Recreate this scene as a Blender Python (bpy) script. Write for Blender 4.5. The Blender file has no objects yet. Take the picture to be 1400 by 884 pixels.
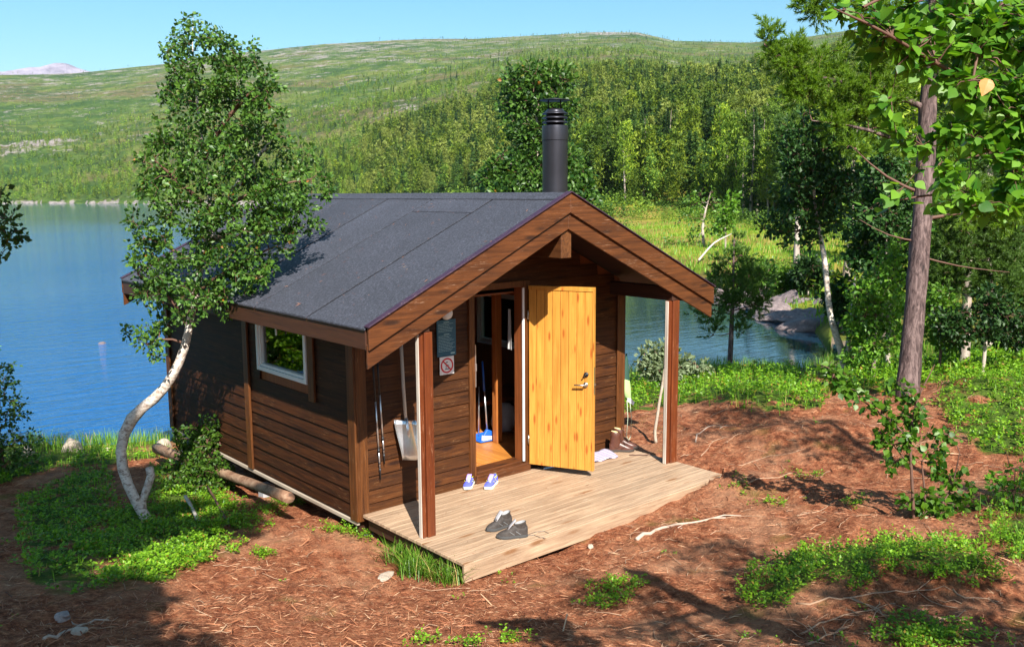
import bpy, math, random
import numpy as np
from mathutils import Vector
rad = math.radians
rng = np.random.default_rng(7)
random.seed(7)
scene = bpy.context.scene
COL = scene.collection

# ------------------------------------------------------------------ camera
CAM = np.array([-4.439, -7.412, 3.075]); FPX = 1245.455
YAW, PITCH, ROLL = rad(40.877), rad(8.181), rad(-0.346)
fw = np.array([math.sin(YAW)*math.cos(PITCH), math.cos(YAW)*math.cos(PITCH), -math.sin(PITCH)])
rt = np.array([math.cos(YAW), -math.sin(YAW), 0.]); up = np.cross(rt, fw)
rt, up = rt*math.cos(ROLL)+up*math.sin(ROLL), up*math.cos(ROLL)-rt*math.sin(ROLL)

def ray(u, v): return fw + rt*(u-700)/FPX + up*(442-v)/FPX
def at_z(u, v, z):
    d = ray(u, v); return CAM + d*(z-CAM[2])/d[2]
def at_d(u, v, depth): return CAM + ray(u, v)*depth
def at_y(u, v, y):
    d = ray(u, v); return CAM + d*(y-CAM[1])/d[1]
def at_x(u, v, x):
    d = ray(u, v); return CAM + d*(x-CAM[0])/d[0]

# ------------------------------------------------------------------ terrain height
def bump2(x, y, s, seed=0):
    """smooth pseudo-noise in [-1,1] from rotated sines"""
    r = np.random.default_rng(seed); o = 0; a = 0
    for k in range(7):
        th = r.uniform(0, 6.28); f = r.uniform(.7, 1.6)*6.283/s; p = r.uniform(0, 6.28)
        th2 = th + r.uniform(1.2, 1.9); p2 = r.uniform(0, 6.28)
        o = o + np.sin(f*(x*np.cos(th)+y*np.sin(th))+p)*np.sin(f*.8*(x*np.cos(th2)+y*np.sin(th2))+p2); a += .6
    return o/a

ctrl = [(0,0,-.2),(0,.9,-.27),(0,2.4,-.45),(0,4.7,-.68),(-.5,0,-.17),(-.6,2,-.36),(-.5,1.,-.22),(3.7,0,-.12),(3.7,4.7,-.78),(2,4.7,-.8),
 (0,-1.66,-.16),(1.8,-1.7,-.13),(3.62,-1.66,-.05),(0,-.8,-.28),(1.8,-.8,-.3),(1.8,0,-.4),(1.8,2.4,-.5),
 (-1.25,2.3,-.4),(-1.4,5.6,-.72),(-.6,6.7,-.82),(-1.3,8.8,-1.0),(-.4,8.2,-1.),(.9,7.4,-1.),(3,7.3,-1.),(6,7.,-1.),(10.6,6.2,-1.),(13.3,5.2,-1.),(13.8,3.8,-1.),(14.4,2.6,-.95),
 (-3.,9.6,-1.),(-6,11,-1.),(-12,12,-1),(-2.9,.6,.12),(-4.5,3,.1),(-3.3,-2,.55),(-2,-2.6,.38),(-.9,-3.4,.3),(.1,-4.4,.33),(1.2,-5.6,.55),
 (-4.4,-7.4,1.47),(-3.4,-5.8,1.1),(-6.5,-5,1.3),(-8,-10,2.2),(-2.4,-9,1.6),(2,-9,1.3),(8,-8,1.2),(-8,0,.9),(-1.4,-.8,-.02),(-.8,-1.8,-.02),
 (2.8,-4.1,.28),(3.,-4.9,.42),(1.8,-3.3,.1),(1.8,-2.5,-.02),(3.6,-2.4,.05),(4.2,-3.6,.2),(5.3,-2.5,.2),(5.5,-1.4,.12),(5.,-.2,.0),(6.5,.35,-.02),(7.8,1.3,-.12),(8.7,1.6,-.22),(8.2,3.6,-.5),(5.5,2,-.3),(5.5,4.5,-.72),
 (11,2.5,-.45),(11.5,.8,-.25),(8.05,-1.5,.22),(8.8,-2.8,.45),(6.3,-4.2,.5),(10.5,-3.6,.45),(14,-1.5,.1),(18,-1,-.2),(20,2.5,-.55),(26,3,-.3),(24,-4,.2),(33,0,.2),(40,8,.1),(14,-12,1.),(24,-14,1.2),(36,-10,1.)]
ctrl = np.array(ctrl, float)
def _tps(r2): return np.where(r2 > 1e-12, .5*r2*np.log(r2+1e-12), 0)
_P = ctrl[:, :2]; n = len(ctrl)
_K = _tps(((_P[:, None]-_P[None])**2).sum(-1)) + np.eye(n)*.02
_A = np.zeros((n+3, n+3)); _A[:n, :n] = _K; _A[:n, n] = 1; _A[:n, n+1:] = _P; _A[n, :n] = 1; _A[n+1:, :n] = _P.T
_W = np.linalg.solve(_A, np.concatenate([ctrl[:, 2], np.zeros(3)]))
def rbf(x, y):
    sh = x.shape; x = x.ravel(); y = y.ravel(); out = np.empty_like(x)
    for i in range(0, len(x), 20000):
        X = x[i:i+20000]; Y = y[i:i+20000]
        out[i:i+20000] = _tps((X[:, None]-_P[:, 0])**2+(Y[:, None]-_P[:, 1])**2)@_W[:n]+_W[n]+_W[n+1]*X+_W[n+2]*Y
    return out.reshape(sh)
def itp(u, tab): return np.interp(u, tab[0::2], tab[1::2])
T_near = [-1500,16,-600,15.5,0,16.7,100,16.1,235,15.8,500,16.6,850,20.3,1000,21.8,1085,21.5,1140,22.5,1170,24,9000,24]
T_far = [-1500,800,-600,700,0,540,180,450,440,330,600,225,700,150,800,95,880,62,940,46,1000,38.5,1050,34,1120,28,1150,22.5,1180,20,9000,20]
T_sky = [-3000,150,-600,135,0,119,65,116,120,112,235,97,300,84,370,76,450,66,545,59,600,57,650,57,740,53,810,50,870,52,920,64,1020,70,1100,66,1400,40,2500,30,9000,60]
T_h2 = [-9000,0,470,0,560,3,640,10,780,26,900,38,1040,50,1400,62,3000,60,9000,30]
RB, RR = 60., 1500.
mounds = [(1150,850,.55,.16),(1300,850,.6,.14),(1000,640,.5,.10),(1060,600,.7,.12),(1140,600,.6,.10),(880,770,.4,.05),(1330,560,.9,.14),(1180,740,.5,.08),(1020,540,.8,.12)]
_m = [(*at_z(u, v, .15)[:2], s, h) for u, v, s, h in mounds]
def uof(x, y):
    dx, dy = x-CAM[0], y-CAM[1]
    ph = np.arctan2(dx, dy)-YAW
    ph = (ph+np.pi) % (2*np.pi)-np.pi
    return np.where(np.abs(ph) < 1.35, 700+FPX*np.tan(np.clip(ph, -1.35, 1.35))/math.cos(PITCH), np.sign(ph)*6000)
def H(x, y):
    x = np.asarray(x, float); y = np.asarray(y, float)
    r = np.hypot(x-CAM[0], y-CAM[1]); u = uof(x, y)
    wob = 1+.03*bump2(x, y, 9, 3)
    rn = itp(u, T_near)*(1+.012*bump2(x, y, 2.5, 5)); rf = itp(u, T_far)*wob
    near = rbf(x, y)
    for mx, my, s, h in _m: near = near+1.5*h*np.exp(-((x-mx)**2+(y-my)**2)/(2*(s*.6)**2))
    amp = np.clip((r-1)/6, 0, 1)
    near = near+amp*(.040*bump2(x, y, 1.3, 11)+.026*bump2(x, y, .45, 12)+.05*bump2(x, y, 4, 13)*np.clip((r-9)/6, 0, 1))
    under = (x > -.15) & (x < 3.75) & (y > -1.72) & (y < 4.9)
    near = np.where(under, np.minimum(near, np.where(y < 0, -.05-.0*x, -.2)), near)
    near = np.maximum(near, np.where(r < rn, -.955, -9))
    md = np.clip(120-rf, 0, 200)
    t = np.maximum(r-rf, 0)
    ridge = (270-itp(u, T_sky))*RR/FPX-12
    k = np.clip((r-rf-md*.8)/(RR-rf-md*.8), 0, 1)
    hill = ridge*k**1.12*1.0
    hill = hill+np.clip(k*6, 0, 1)*(8*bump2(x, y, 260, 21)+3.0*bump2(x, y, 80, 22)+1.1*bump2(x, y, 28, 24))*np.clip(1.06-k, .06, 1)
    s2 = np.clip((r-110)/330, 0, 1); h2 = itp(u, T_h2)*(s2*s2*(3-2*s2)*.5+.5*s2)+np.clip(s2*5, 0, 1)*(2.5*bump2(x, y, 60, 23)+1.*bump2(x, y, 22, 25))*np.clip(itp(u, T_h2)/30, 0, 1)
    far = -1+.45*(1-np.exp(-t/2.5))+.012*np.minimum(t, 140)+.10*bump2(x, y, 14, 31)*np.clip(t/6, 0, 1)+.04*bump2(x, y, 3, 32)*np.clip(t/3, 0, 1)
    far = far+np.maximum(hill, h2)
    far = far-np.maximum(r-RR, 0)*.25
    w = np.clip((r-32)/25, 0, 1)*1.0
    land_near = near*(1-w)+far*w
    inl = (r > rn) & (r < rf)
    depth = np.minimum(r-rn, rf-r)
    z = np.where(r < rn, near, np.where(inl, -1-np.minimum(.25*depth+.02, 2.2), far))
    # no water east of the inlet's end: near land runs into far land
    z = np.where((rn >= rf) & (r > 15), land_near, z)
    return z
def Hs(x, y): return float(H(np.array([x]), np.array([y]))[0])
def gp(u, v):
    """where the pixel's ray meets the ground"""
    d = ray(u, v); s = np.concatenate([np.linspace(2.5, 60, 1200), np.geomspace(60, 1700, 900)])
    P = CAM+d[None]*s[:, None]; h = H(P[:, 0], P[:, 1]); b = np.where(P[:, 2] < h)[0]
    i = b[0] if len(b) else len(s)-1
    return np.array([P[i, 0], P[i, 1], h[i]])

# ------------------------------------------------------------------ mesh helpers
class MB:
    def __init__(s): s.V = []; s.F = []; s.n = 0; s.M = []
    def add(s, V, F, m=0):
        V = np.asarray(V, float).reshape(-1, 3)
        if isinstance(F, np.ndarray): F = [F]
        elif len(F) and not isinstance(F[0], np.ndarray):
            d = {}
            for f in F: d.setdefault(len(f), []).append(f)
            F = [np.array(x, int) for x in d.values()]
        for f in F:
            if len(f): s.F.append(f.astype(np.int64)+s.n); s.M.append(np.full(len(f), m, np.int32))
        s.V.append(V); s.n += len(V); return s
    def box(s, a, b, m=0):
        (x0, y0, z0), (x1, y1, z1) = a, b
        V = [(x0,y0,z0),(x1,y0,z0),(x1,y1,z0),(x0,y1,z0),(x0,y0,z1),(x1,y0,z1),(x1,y1,z1),(x0,y1,z1)]
        return s.add(V, [(0,3,2,1),(4,5,6,7),(0,1,5,4),(1,2,6,5),(2,3,7,6),(3,0,4,7)], m)
    def prism(s, poly, ext, m=0):
        """poly: list of 3D points (planar), ext: extrusion vector"""
        p = np.array(poly, float); k = len(p); q = p+np.array(ext, float)
        F = [tuple(range(k-1, -1, -1)), tuple(range(k, 2*k))]+[(i, (i+1) % k, k+(i+1) % k, k+i) for i in range(k)]
        nrm = np.cross(p[1]-p[0], p[2]-p[1])
        if nrm@np.array(ext, float) < 0: F = [tuple(reversed(f)) for f in F]
        return s.add(np.vstack([p, q]), F, m)
    def tube(s, pts, radii, k=6, m=0, caps=True, jit=0, seed=0):
        P = np.array(pts, float); N = len(P); R = np.broadcast_to(np.array(radii, float), (N,)).copy()
        T = np.gradient(P, axis=0); T /= np.linalg.norm(T, axis=1)[:, None]+1e-12
        a = np.array([0, 0, 1.]) if abs(T[0, 2]) < .9 else np.array([1., 0, 0])
        A = np.cross(T[0], a); A /= np.linalg.norm(A); V = []
        rr = np.random.default_rng(seed)
        for i in range(N):
            A = A-T[i]*(A@T[i]); A /= np.linalg.norm(A)+1e-12; B = np.cross(T[i], A)
            th = np.arange(k)*2*np.pi/k
            q = R[i]*(1+jit*rr.uniform(-1, 1, k)) if jit else R[i]*np.ones(k)
            V.append(P[i]+np.outer(np.cos(th)*q, A)+np.outer(np.sin(th)*q, B))
        V = np.vstack(V); i = np.arange(N-1)[:, None]*k; j = np.arange(k)[None]; j2 = (j+1) % k
        F = [np.stack([i+j, i+j2, i+k+j2, i+k+j], -1).reshape(-1, 4)]
        if caps: F += [np.array([list(range(k-1, -1, -1))]), np.array([[(N-1)*k+q for q in range(k)]])]
        return s.add(V, F, m)
    def lathe(s, prof, c, k=24, m=0):
        th = np.arange(k)*2*np.pi/k; V = np.vstack([np.stack([c[0]+r*np.cos(th), c[1]+r*np.sin(th), np.full(k, c[2]+z)], 1) for r, z in prof])
        N = len(prof); i = np.arange(N-1)[:, None]*k; j = np.arange(k)[None]; j2 = (j+1) % k
        F = [np.stack([i+j, i+j2, i+k+j2, i+k+j], -1).reshape(-1, 4), np.array([list(range(k-1, -1, -1))]), np.array([[(N-1)*k+q for q in range(k)]])]
        return s.add(V, F, m)
    def sheet(s, rows, m=0, close=False):
        """rows: (a,b,3) grid"""
        G = np.array(rows, float); a, b = G.shape[:2]
        i = np.arange(a-1)[:, None]*b; j = np.arange(b if close else b-1)[None]; j2 = (j+1) % b
        return s.add(G.reshape(-1, 3), np.stack([i+j, i+j2, i+b+j2, i+b+j], -1).reshape(-1, 4), m)
    def inst(s, T, pos, X, Y, Z, sc, m=0):
        """template T=(V,F) placed with frames"""
        V, F = T; N = len(pos)
        if N == 0: return s
        sc = np.broadcast_to(np.asarray(sc, float).reshape(-1, 1) if np.ndim(sc) else np.array([[sc]]), (N, 1)) if np.ndim(sc) < 2 else sc
        W = V[None, :, 0, None]*X[:, None]+V[None, :, 1, None]*Y[:, None]+V[None, :, 2, None]*Z[:, None]
        W = W*sc[:, None]+pos[:, None]
        k = len(V)
        return s.add(W.reshape(-1, 3), [(f[None]+np.arange(N)[:, None, None]*k).reshape(-1, f.shape[1]) for f in F], m)
    def merge(s, o):
        for f, mm in zip(o.F, o.M): s.F.append(f+s.n); s.M.append(mm)
        s.V += o.V; s.n += o.n; return s
    def mesh(s, name, mats, smooth=False):
        me = bpy.data.meshes.new(name)
        V = np.vstack(s.V); me.vertices.add(len(V)); me.vertices.foreach_set('co', V.astype(np.float32).ravel())
        tot = np.concatenate([np.full(len(f), f.shape[1]) for f in s.F]); li = np.concatenate([f.ravel() for f in s.F])
        me.loops.add(len(li)); me.loops.foreach_set('vertex_index', li.astype(np.int32))
        me.polygons.add(len(tot)); me.polygons.foreach_set('loop_start', np.concatenate([[0], np.cumsum(tot)[:-1]]).astype(np.int32))
        me.polygons.foreach_set('material_index', np.concatenate(s.M))
        for mt in (mats if isinstance(mats, (list, tuple)) else [mats]): me.materials.append(mt)
        me.update(calc_edges=True)
        me.polygons.foreach_set('use_smooth', np.full(len(tot), bool(smooth)))
        return me
def obj(name, mb, mats, parent=None, smooth=False, bev=0, angle=None):
    o = bpy.data.objects.new(name, mb.mesh(name, mats, smooth)); COL.objects.link(o)
    if parent is not None:
        o.parent = parent
        o.matrix_parent_inverse = parent.matrix_world.inverted() if False else o.matrix_parent_inverse
        L = Vector((0, 0, 0)); p = parent
        while p is not None: L += p.location; p = p.parent
        o.location = -L
    if bev:
        b = o.modifiers.new('bevel', 'BEVEL'); b.width = bev; b.segments = 1; b.limit_method = 'ANGLE'; b.angle_limit = rad(40)
    return o
def tag(o, label=None, cat=None, group=None, kind=None):
    if label: o['label'] = label
    if cat: o['category'] = cat
    if group: o['group'] = group
    if kind: o['kind'] = kind
    return o
def thing(name, loc, label, cat, group=None):
    o = bpy.data.objects.new(name, None); COL.objects.link(o); o.location = tuple(float(c) for c in loc); o.empty_display_size = .2
    return tag(o, label, cat, group)

# ------------------------------------------------------------------ materials
def nm(name):
    m = bpy.data.materials.new(name); m.use_nodes = True; nt = m.node_tree; b = nt.nodes['Principled BSDF']; return m, nt, b
def N(nt, t, **kw):
    x = nt.nodes.new(t)
    for k, v in kw.items():
        if k in x.inputs.keys() if hasattr(x.inputs, 'keys') else False: x.inputs[k].default_value = v
        else: setattr(x, k, v)
    return x
def L(nt, a, b): nt.links.new(a, b)
def c4(c): return (c[0], c[1], c[2], 1)
def mapping(nt, scale=(1, 1, 1), rot=(0, 0, 0), src='Object'):
    tc = nt.nodes.new('ShaderNodeTexCoord'); mp = nt.nodes.new('ShaderNodeMapping'); mp.inputs['Scale'].default_value = scale; mp.inputs['Rotation'].default_value = rot
    L(nt, tc.outputs[src], mp.inputs['Vector']); return mp.outputs[0]
def noise(nt, vec, scale, detail=4, rough=.55, dist=0):
    x = nt.nodes.new('ShaderNodeTexNoise'); x.inputs['Scale'].default_value = scale; x.inputs['Detail'].default_value = detail; x.inputs['Roughness'].default_value = rough; x.inputs['Distortion'].default_value = dist
    if vec: L(nt, vec, x.inputs['Vector'])
    return x.outputs['Fac']
def ramp(nt, fac, stops, interp='LINEAR'):
    r = nt.nodes.new('ShaderNodeValToRGB'); r.color_ramp.interpolation = interp; e = r.color_ramp.elements
    while len(e) < len(stops): e.new(.5)
    for i, (p, c) in enumerate(stops): e[i].position = p; e[i].color = c4(c) if not isinstance(c, (int, float)) else (c, c, c, 1)
    if fac is not None: L(nt, fac, r.inputs[0])
    return r.outputs[0]
def mix(nt, f, a, b, mode='MIX'):
    m = nt.nodes.new('ShaderNodeMix'); m.data_type = 'RGBA'; m.blend_type = mode
    if isinstance(f, (int, float)): m.inputs[0].default_value = f
    else: L(nt, f, m.inputs[0])
    for i, q in ((6, a), (7, b)):
        if isinstance(q, tuple): m.inputs[i].default_value = c4(q)
        else: L(nt, q, m.inputs[i])
    return m.outputs[2]
def math_(nt, op, a, b=0., clamp=False):
    m = nt.nodes.new('ShaderNodeMath'); m.operation = op; m.use_clamp = clamp
    for i, q in ((0, a), (1, b)):
        if isinstance(q, (int, float)): m.inputs[i].default_value = q
        else: L(nt, q, m.inputs[i])
    return m.outputs[0]
def bump(nt, b, h, strength=.3, dist=.01):
    x = nt.nodes.new('ShaderNodeBump'); x.inputs['Strength'].default_value = strength; x.inputs['Distance'].default_value = dist
    L(nt, h, x.inputs['Height']); L(nt, x.outputs[0], b.inputs['Normal']); return x
def island(nt): return nt.nodes.new('ShaderNodeNewGeometry').outputs['Random Per Island']
def plain(name, c, rough=.6, metal=0, var=.12, spec=.5, bscale=40, bs=.1):
    m, nt, b = nm(name); v = mapping(nt); f = noise(nt, v, bscale, 3)
    col = mix(nt, f, tuple(x*(1-var) for x in c), tuple(min(1, x*(1+var)) for x in c)); L(nt, col, b.inputs['Base Color'])
    b.inputs['Roughness'].default_value = rough; b.inputs['Metallic'].default_value = metal; b.inputs['Specular IOR Level'].default_value = spec
    if bs: bump(nt, b, f, bs, .003)
    return m
def wood(name, c1, c2, axis='x', rough=.6, knots=None, isl=.35, fine=1., bs=.35, wear=None, spec=.4):
    """grain runs along axis; c1 dark, c2 light"""
    m, nt, b = nm(name)
    st = {'x': (1.2, 22, 22), 'y': (22, 1.2, 22), 'z': (22, 22, 1.2)}[axis]
    g = nt.nodes.new('ShaderNodeNewGeometry')
    tc = nt.nodes.new('ShaderNodeTexCoord'); ad = nt.nodes.new('ShaderNodeVectorMath'); ad.operation = 'ADD'
    cx = nt.nodes.new('ShaderNodeCombineXYZ'); r7 = math_(nt, 'MULTIPLY', g.outputs['Random Per Island'], 37.)
    for i in range(3): L(nt, r7, cx.inputs[i])
    L(nt, tc.outputs['Object'], ad.inputs[0]); L(nt, cx.outputs[0], ad.inputs[1])
    mp = nt.nodes.new('ShaderNodeMapping'); mp.inputs['Scale'].default_value = st; L(nt, ad.outputs[0], mp.inputs['Vector'])
    f = noise(nt, mp.outputs[0], 1.6*fine, 6, .65, .6)
    f2 = noise(nt, ad.outputs[0], 1.7, 3)
    col = ramp(nt, f, [(.3, c1), (.7, c2)])
    isl_c = ramp(nt, g.outputs['Random Per Island'], [(0, 1-isl), (1, 1.0)])
    col = mix(nt, 1., col, isl_c, 'MULTIPLY')
    col = mix(nt, 1., col, ramp(nt, f2, [(.3, .78), (.7, 1.)]), 'MULTIPLY')
    if knots:
        kst = {'x': (2.2, 9, 9), 'y': (9, 2.2, 9), 'z': (9, 9, 2.2)}[axis]
        mk = nt.nodes.new('ShaderNodeMapping'); mk.inputs['Scale'].default_value = tuple(q*knots[1] for q in kst); L(nt, ad.outputs[0], mk.inputs['Vector'])
        vo = nt.nodes.new('ShaderNodeTexVoronoi'); vo.inputs['Scale'].default_value = 1.; vo.inputs['Randomness'].default_value = 1; L(nt, mk.outputs[0], vo.inputs['Vector'])
        kf = ramp(nt, vo.outputs['Distance'], [(knots[2] if len(knots) > 2 else .10, 1.), ((knots[2] if len(knots) > 2 else .10)+.12, 0.)])
        col = mix(nt, kf, col, knots[0])
    if wear:
        wf = ramp(nt, noise(nt, mp.outputs[0], 5., 5, .8), [(.58, 0.), (.70, 1.)])
        wf2 = ramp(nt, noise(nt, ad.outputs[0], 3.5, 2), [(.45, 0.), (.62, 1.)])
        wf = mix(nt, 1., wf, wf2, 'MULTIPLY'); col = mix(nt, wf, col, wear)
    L(nt, col, b.inputs['Base Color']); b.inputs['Roughness'].default_value = rough; b.inputs['Specular IOR Level'].default_value = spec
    bump(nt, b, f, bs, .004)
    return m
def leafmat(name, lo, hi, trans=.35, rough=.42, big=.5, spec=.5, dry=None, warm=None, cell=None):
    m, nt, b = nm(name); g = nt.nodes.new('ShaderNodeNewGeometry'); ri = g.outputs['Random Per Island']
    nf = noise(nt, mapping(nt), big, 2)
    f = math_(nt, 'ADD', math_(nt, 'MULTIPLY', ri, .6), math_(nt, 'MULTIPLY', nf, .4))
    col = ramp(nt, f, [(.22, lo), (.72, hi)])
    oi = nt.nodes.new('ShaderNodeObjectInfo')
    col = mix(nt, 1., col, ramp(nt, oi.outputs['Random'], [(0, .6), (1, 1.2)]), 'MULTIPLY')
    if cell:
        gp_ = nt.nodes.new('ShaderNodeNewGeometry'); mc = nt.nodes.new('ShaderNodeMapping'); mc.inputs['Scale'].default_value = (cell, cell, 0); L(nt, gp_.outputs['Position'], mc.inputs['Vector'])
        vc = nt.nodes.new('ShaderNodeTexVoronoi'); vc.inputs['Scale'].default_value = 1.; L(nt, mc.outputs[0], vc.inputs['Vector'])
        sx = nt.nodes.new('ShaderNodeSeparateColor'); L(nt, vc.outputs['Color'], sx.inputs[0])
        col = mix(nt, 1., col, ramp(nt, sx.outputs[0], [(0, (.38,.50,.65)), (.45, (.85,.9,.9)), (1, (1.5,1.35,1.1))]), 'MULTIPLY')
    if warm: col = mix(nt, ramp(nt, noise(nt, mapping(nt), warm[1], 2), [(.48, 0.), (.62, 1.)]), col, warm[0])
    if dry: col = mix(nt, ramp(nt, math_(nt, 'FRACT', math_(nt, 'MULTIPLY', ri, 17.3)), [(dry[1], 0.), (dry[1]+.01, 1.)]), col, dry[0])
    L(nt, col, b.inputs['Base Color']); b.inputs['Roughness'].default_value = rough; b.inputs['Specular IOR Level'].default_value = spec
    tr = nt.nodes.new('ShaderNodeBsdfTranslucent'); tc = mix(nt, 1., col, (1.5, 1.45, .55), 'MULTIPLY'); L(nt, tc, tr.inputs[0])
    ms = nt.nodes.new('ShaderNodeMixShader'); ms.inputs[0].default_value = trans
    L(nt, b.outputs[0], ms.inputs[1]); L(nt, tr.outputs[0], ms.inputs[2]); L(nt, ms.outputs[0], nt.nodes['Material Output'].inputs[0])
    return m

M = {}
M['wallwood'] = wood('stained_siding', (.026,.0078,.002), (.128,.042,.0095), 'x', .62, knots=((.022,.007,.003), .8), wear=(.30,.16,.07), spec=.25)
M['wallwood_y_shaded'] = wood('stained_siding_side_shaded', (.012,.0038,.0013), (.080,.024,.0055), 'y', .62, knots=((.02,.007,.003), .8), wear=(.26,.14,.06), spec=.25)  # side boards coloured darker than the front for the shade on them
M['trimwood'] = wood('stained_trim', (.045,.0135,.0033), (.165,.056,.013), 'z', .5, wear=(.35,.2,.1))
M['barge'] = wood('stained_barge', (.040,.012,.0036), (.155,.050,.0135), 'x', .5, knots=((.03,.011,.005), .9), wear=(.36,.22,.14), isl=.25)
M['fascia'] = wood('stained_fascia', (.035,.013,.008), (.075,.028,.013), 'y', .55, isl=.1)
M['post'] = wood('post_redbrown', (.085,.018,.006), (.19,.045,.011), 'z', .38, isl=.05, wear=(.45,.22,.12), spec=.6)
M['post_bare'] = wood('post_bare', (.42,.36,.30), (.68,.62,.54), 'z', .7, isl=.05)
M['deck'] = wood('deck_boards', (.27,.165,.10), (.56,.395,.255), 'x', .65, knots=((.22,.11,.05), .8), isl=.2, wear=(.66,.55,.42))
M['door'] = wood('door_pine', (.50,.205,.028), (.76,.365,.068), 'z', .42, knots=((.36,.10,.016), 1.5, .12), isl=.16, bs=.08)
M['floor'] = wood('floor_pine', (.50,.17,.03), (.72,.30,.06), 'y', .4, isl=.2, bs=.1)
M['inner'] = wood('inner_pine', (.16,.045,.014), (.30,.09,.025), 'z', .5, isl=.25)
M['pale_wood'] = wood('bare_sill', (.30,.24,.18), (.50,.42,.33), 'y', .8, isl=.1)
M['soffit'] = wood('soffit_boards', (.03,.011,.006), (.07,.026,.012), 'y', .6, isl=.3)
M['white'] = plain('window_white', (.72,.76,.78), .4, 0, .05)
M['black'] = plain('black_plastic', (.015,.015,.017), .45)
M['rubber'] = plain('dark_rubber', (.03,.03,.032), .8)
M['alu'] = plain('brushed_metal', (.75,.76,.78), .32, .9, .08)
M['steel'] = plain('door_metal', (.55,.54,.5), .3, .95, .05)
M['chim'] = plain('chimney_black_steel', (.055,.055,.068), .38, .75, .35, bscale=3, bs=.03)
M['chim'].node_tree.nodes['Principled BSDF'].inputs['Roughness'].default_value = .36
M['rim'] = wood('roof_edge_metal', (.030,.013,.030), (.055,.024,.045), 'x', .45, wear=(.5,.34,.3), isl=0, bs=.05)
M['blue'] = plain('blue_plastic', (.015,.11,.5), .35)
M['concrete'] = plain('concrete_block', (.35,.35,.36), .85)
def m_felt():
    m, nt, b = nm('roofing_felt'); v = mapping(nt)
    f = noise(nt, v, 48, 4, .85); f2 = noise(nt, v, 1.2, 4, .6); vo = nt.nodes.new('ShaderNodeTexVoronoi'); vo.inputs['Scale'].default_value = 260; L(nt, v, vo.inputs['Vector'])
    col = ramp(nt, f, [(.38, (.019,.020,.027)), (.55, (.050,.053,.072)), (.70, (.12,.13,.17))])
    col = mix(nt, 1., col, ramp(nt, f2, [(.3, .82), (.7, 1.08)]), 'MULTIPLY')
    g = nt.nodes.new('ShaderNodeNewGeometry'); col = mix(nt, 1., col, ramp(nt, g.outputs['Random Per Island'], [(0, .8), (1, 1.15)]), 'MULTIPLY')
    L(nt, col, b.inputs['Base Color']); b.inputs['Roughness'].default_value = .75; bump(nt, b, vo.outputs['Distance'], .6, .004); return m
M['felt'] = m_felt()
M['feltseam'] = plain('felt_seam', (.006,.006,.007), .9, 0, .1, .1)
def m_bark(name, dark, mid, light, scale=9, patch=(.42, .55), st=(1, 1, .35), bs=.8):
    m, nt, b = nm(name); v = mapping(nt, st); f = noise(nt, v, scale, 6, .7, .4); f2 = noise(nt, mapping(nt), scale*.35, 3)
    col = ramp(nt, f, [(patch[0]-.1, dark), (patch[0], mid), (patch[1], light)])
    col = mix(nt, ramp(nt, f2, [(.45, 0.), (.7, .5)]), col, mid)
    L(nt, col, b.inputs['Base Color']); b.inputs['Roughness'].default_value = .8; bump(nt, b, f, bs, .015); return m
M['birchbark'] = m_bark('birch_bark', (.035,.022,.016), (.36,.26,.20), (.70,.62,.54), 20, (.40, .52), (1, 1, 1.7), 1.)
M['log'] = m_bark('log_bark', (.05,.025,.014), (.20,.10,.055), (.34,.22,.14), 14, (.42, .6), (.4, .4, 1), .8)
M['twig'] = plain('twig_bark', (.115,.055,.036), .7, 0, .4, bscale=25)
M['greytwig'] = plain('weathered_twig', (.42,.32,.25), .8, 0, .3, bscale=20)
M['pinebark'] = m_bark('pine_bark', (.012,.007,.007), (.060,.034,.031), (.185,.125,.115), 22, (.44, .60), (1, 1, .22), 1.)
M['farbark'] = m_bark('grey_bark', (.08,.06,.05), (.24,.18,.14), (.42,.36,.30), 3)
M['leaf'] = leafmat('birch_leaf', (.017,.062,.010), (.092,.19,.024), .27, .46, 1.4, .42, dry=((.35,.13,.02), .992))
M['leaf_near'] = leafmat('birch_leaf_near', (.035,.125,.010), (.15,.31,.024), .40, .42, 14, .4)
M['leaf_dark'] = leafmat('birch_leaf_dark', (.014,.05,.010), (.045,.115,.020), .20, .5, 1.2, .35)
M['leaf_mid'] = leafmat('bush_leaf', (.045,.13,.012), (.13,.26,.022), .32, .45, .8, .4)
M['leaf_willow'] = leafmat('willow_leaf', (.16,.22,.10), (.34,.42,.24), .3, .6, 2, .3)
M['needle'] = leafmat('pine_needle', (.11,.25,.014), (.29,.48,.045), .45, .5, 1.5, .4)
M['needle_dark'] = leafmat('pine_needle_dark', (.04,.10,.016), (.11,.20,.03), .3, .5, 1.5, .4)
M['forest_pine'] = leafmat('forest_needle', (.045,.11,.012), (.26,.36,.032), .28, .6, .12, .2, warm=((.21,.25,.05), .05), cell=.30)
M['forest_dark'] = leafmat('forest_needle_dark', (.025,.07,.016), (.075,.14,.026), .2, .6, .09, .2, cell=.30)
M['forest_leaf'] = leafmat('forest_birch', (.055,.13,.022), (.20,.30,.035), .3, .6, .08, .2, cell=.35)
M['cover'] = leafmat('bilberry_leaf', (.07,.20,.008), (.26,.48,.022), .35, .45, 2.5, .4, dry=((.32,.22,.03), .95))
M['grass'] = leafmat('grass_blade', (.07,.19,.008), (.20,.40,.03), .35, .45, 4, .4, dry=((.45,.35,.12), .9))
M['straw'] = plain('dry_twig', (.34,.21,.13), .8, 0, .4, bscale=12)
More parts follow.
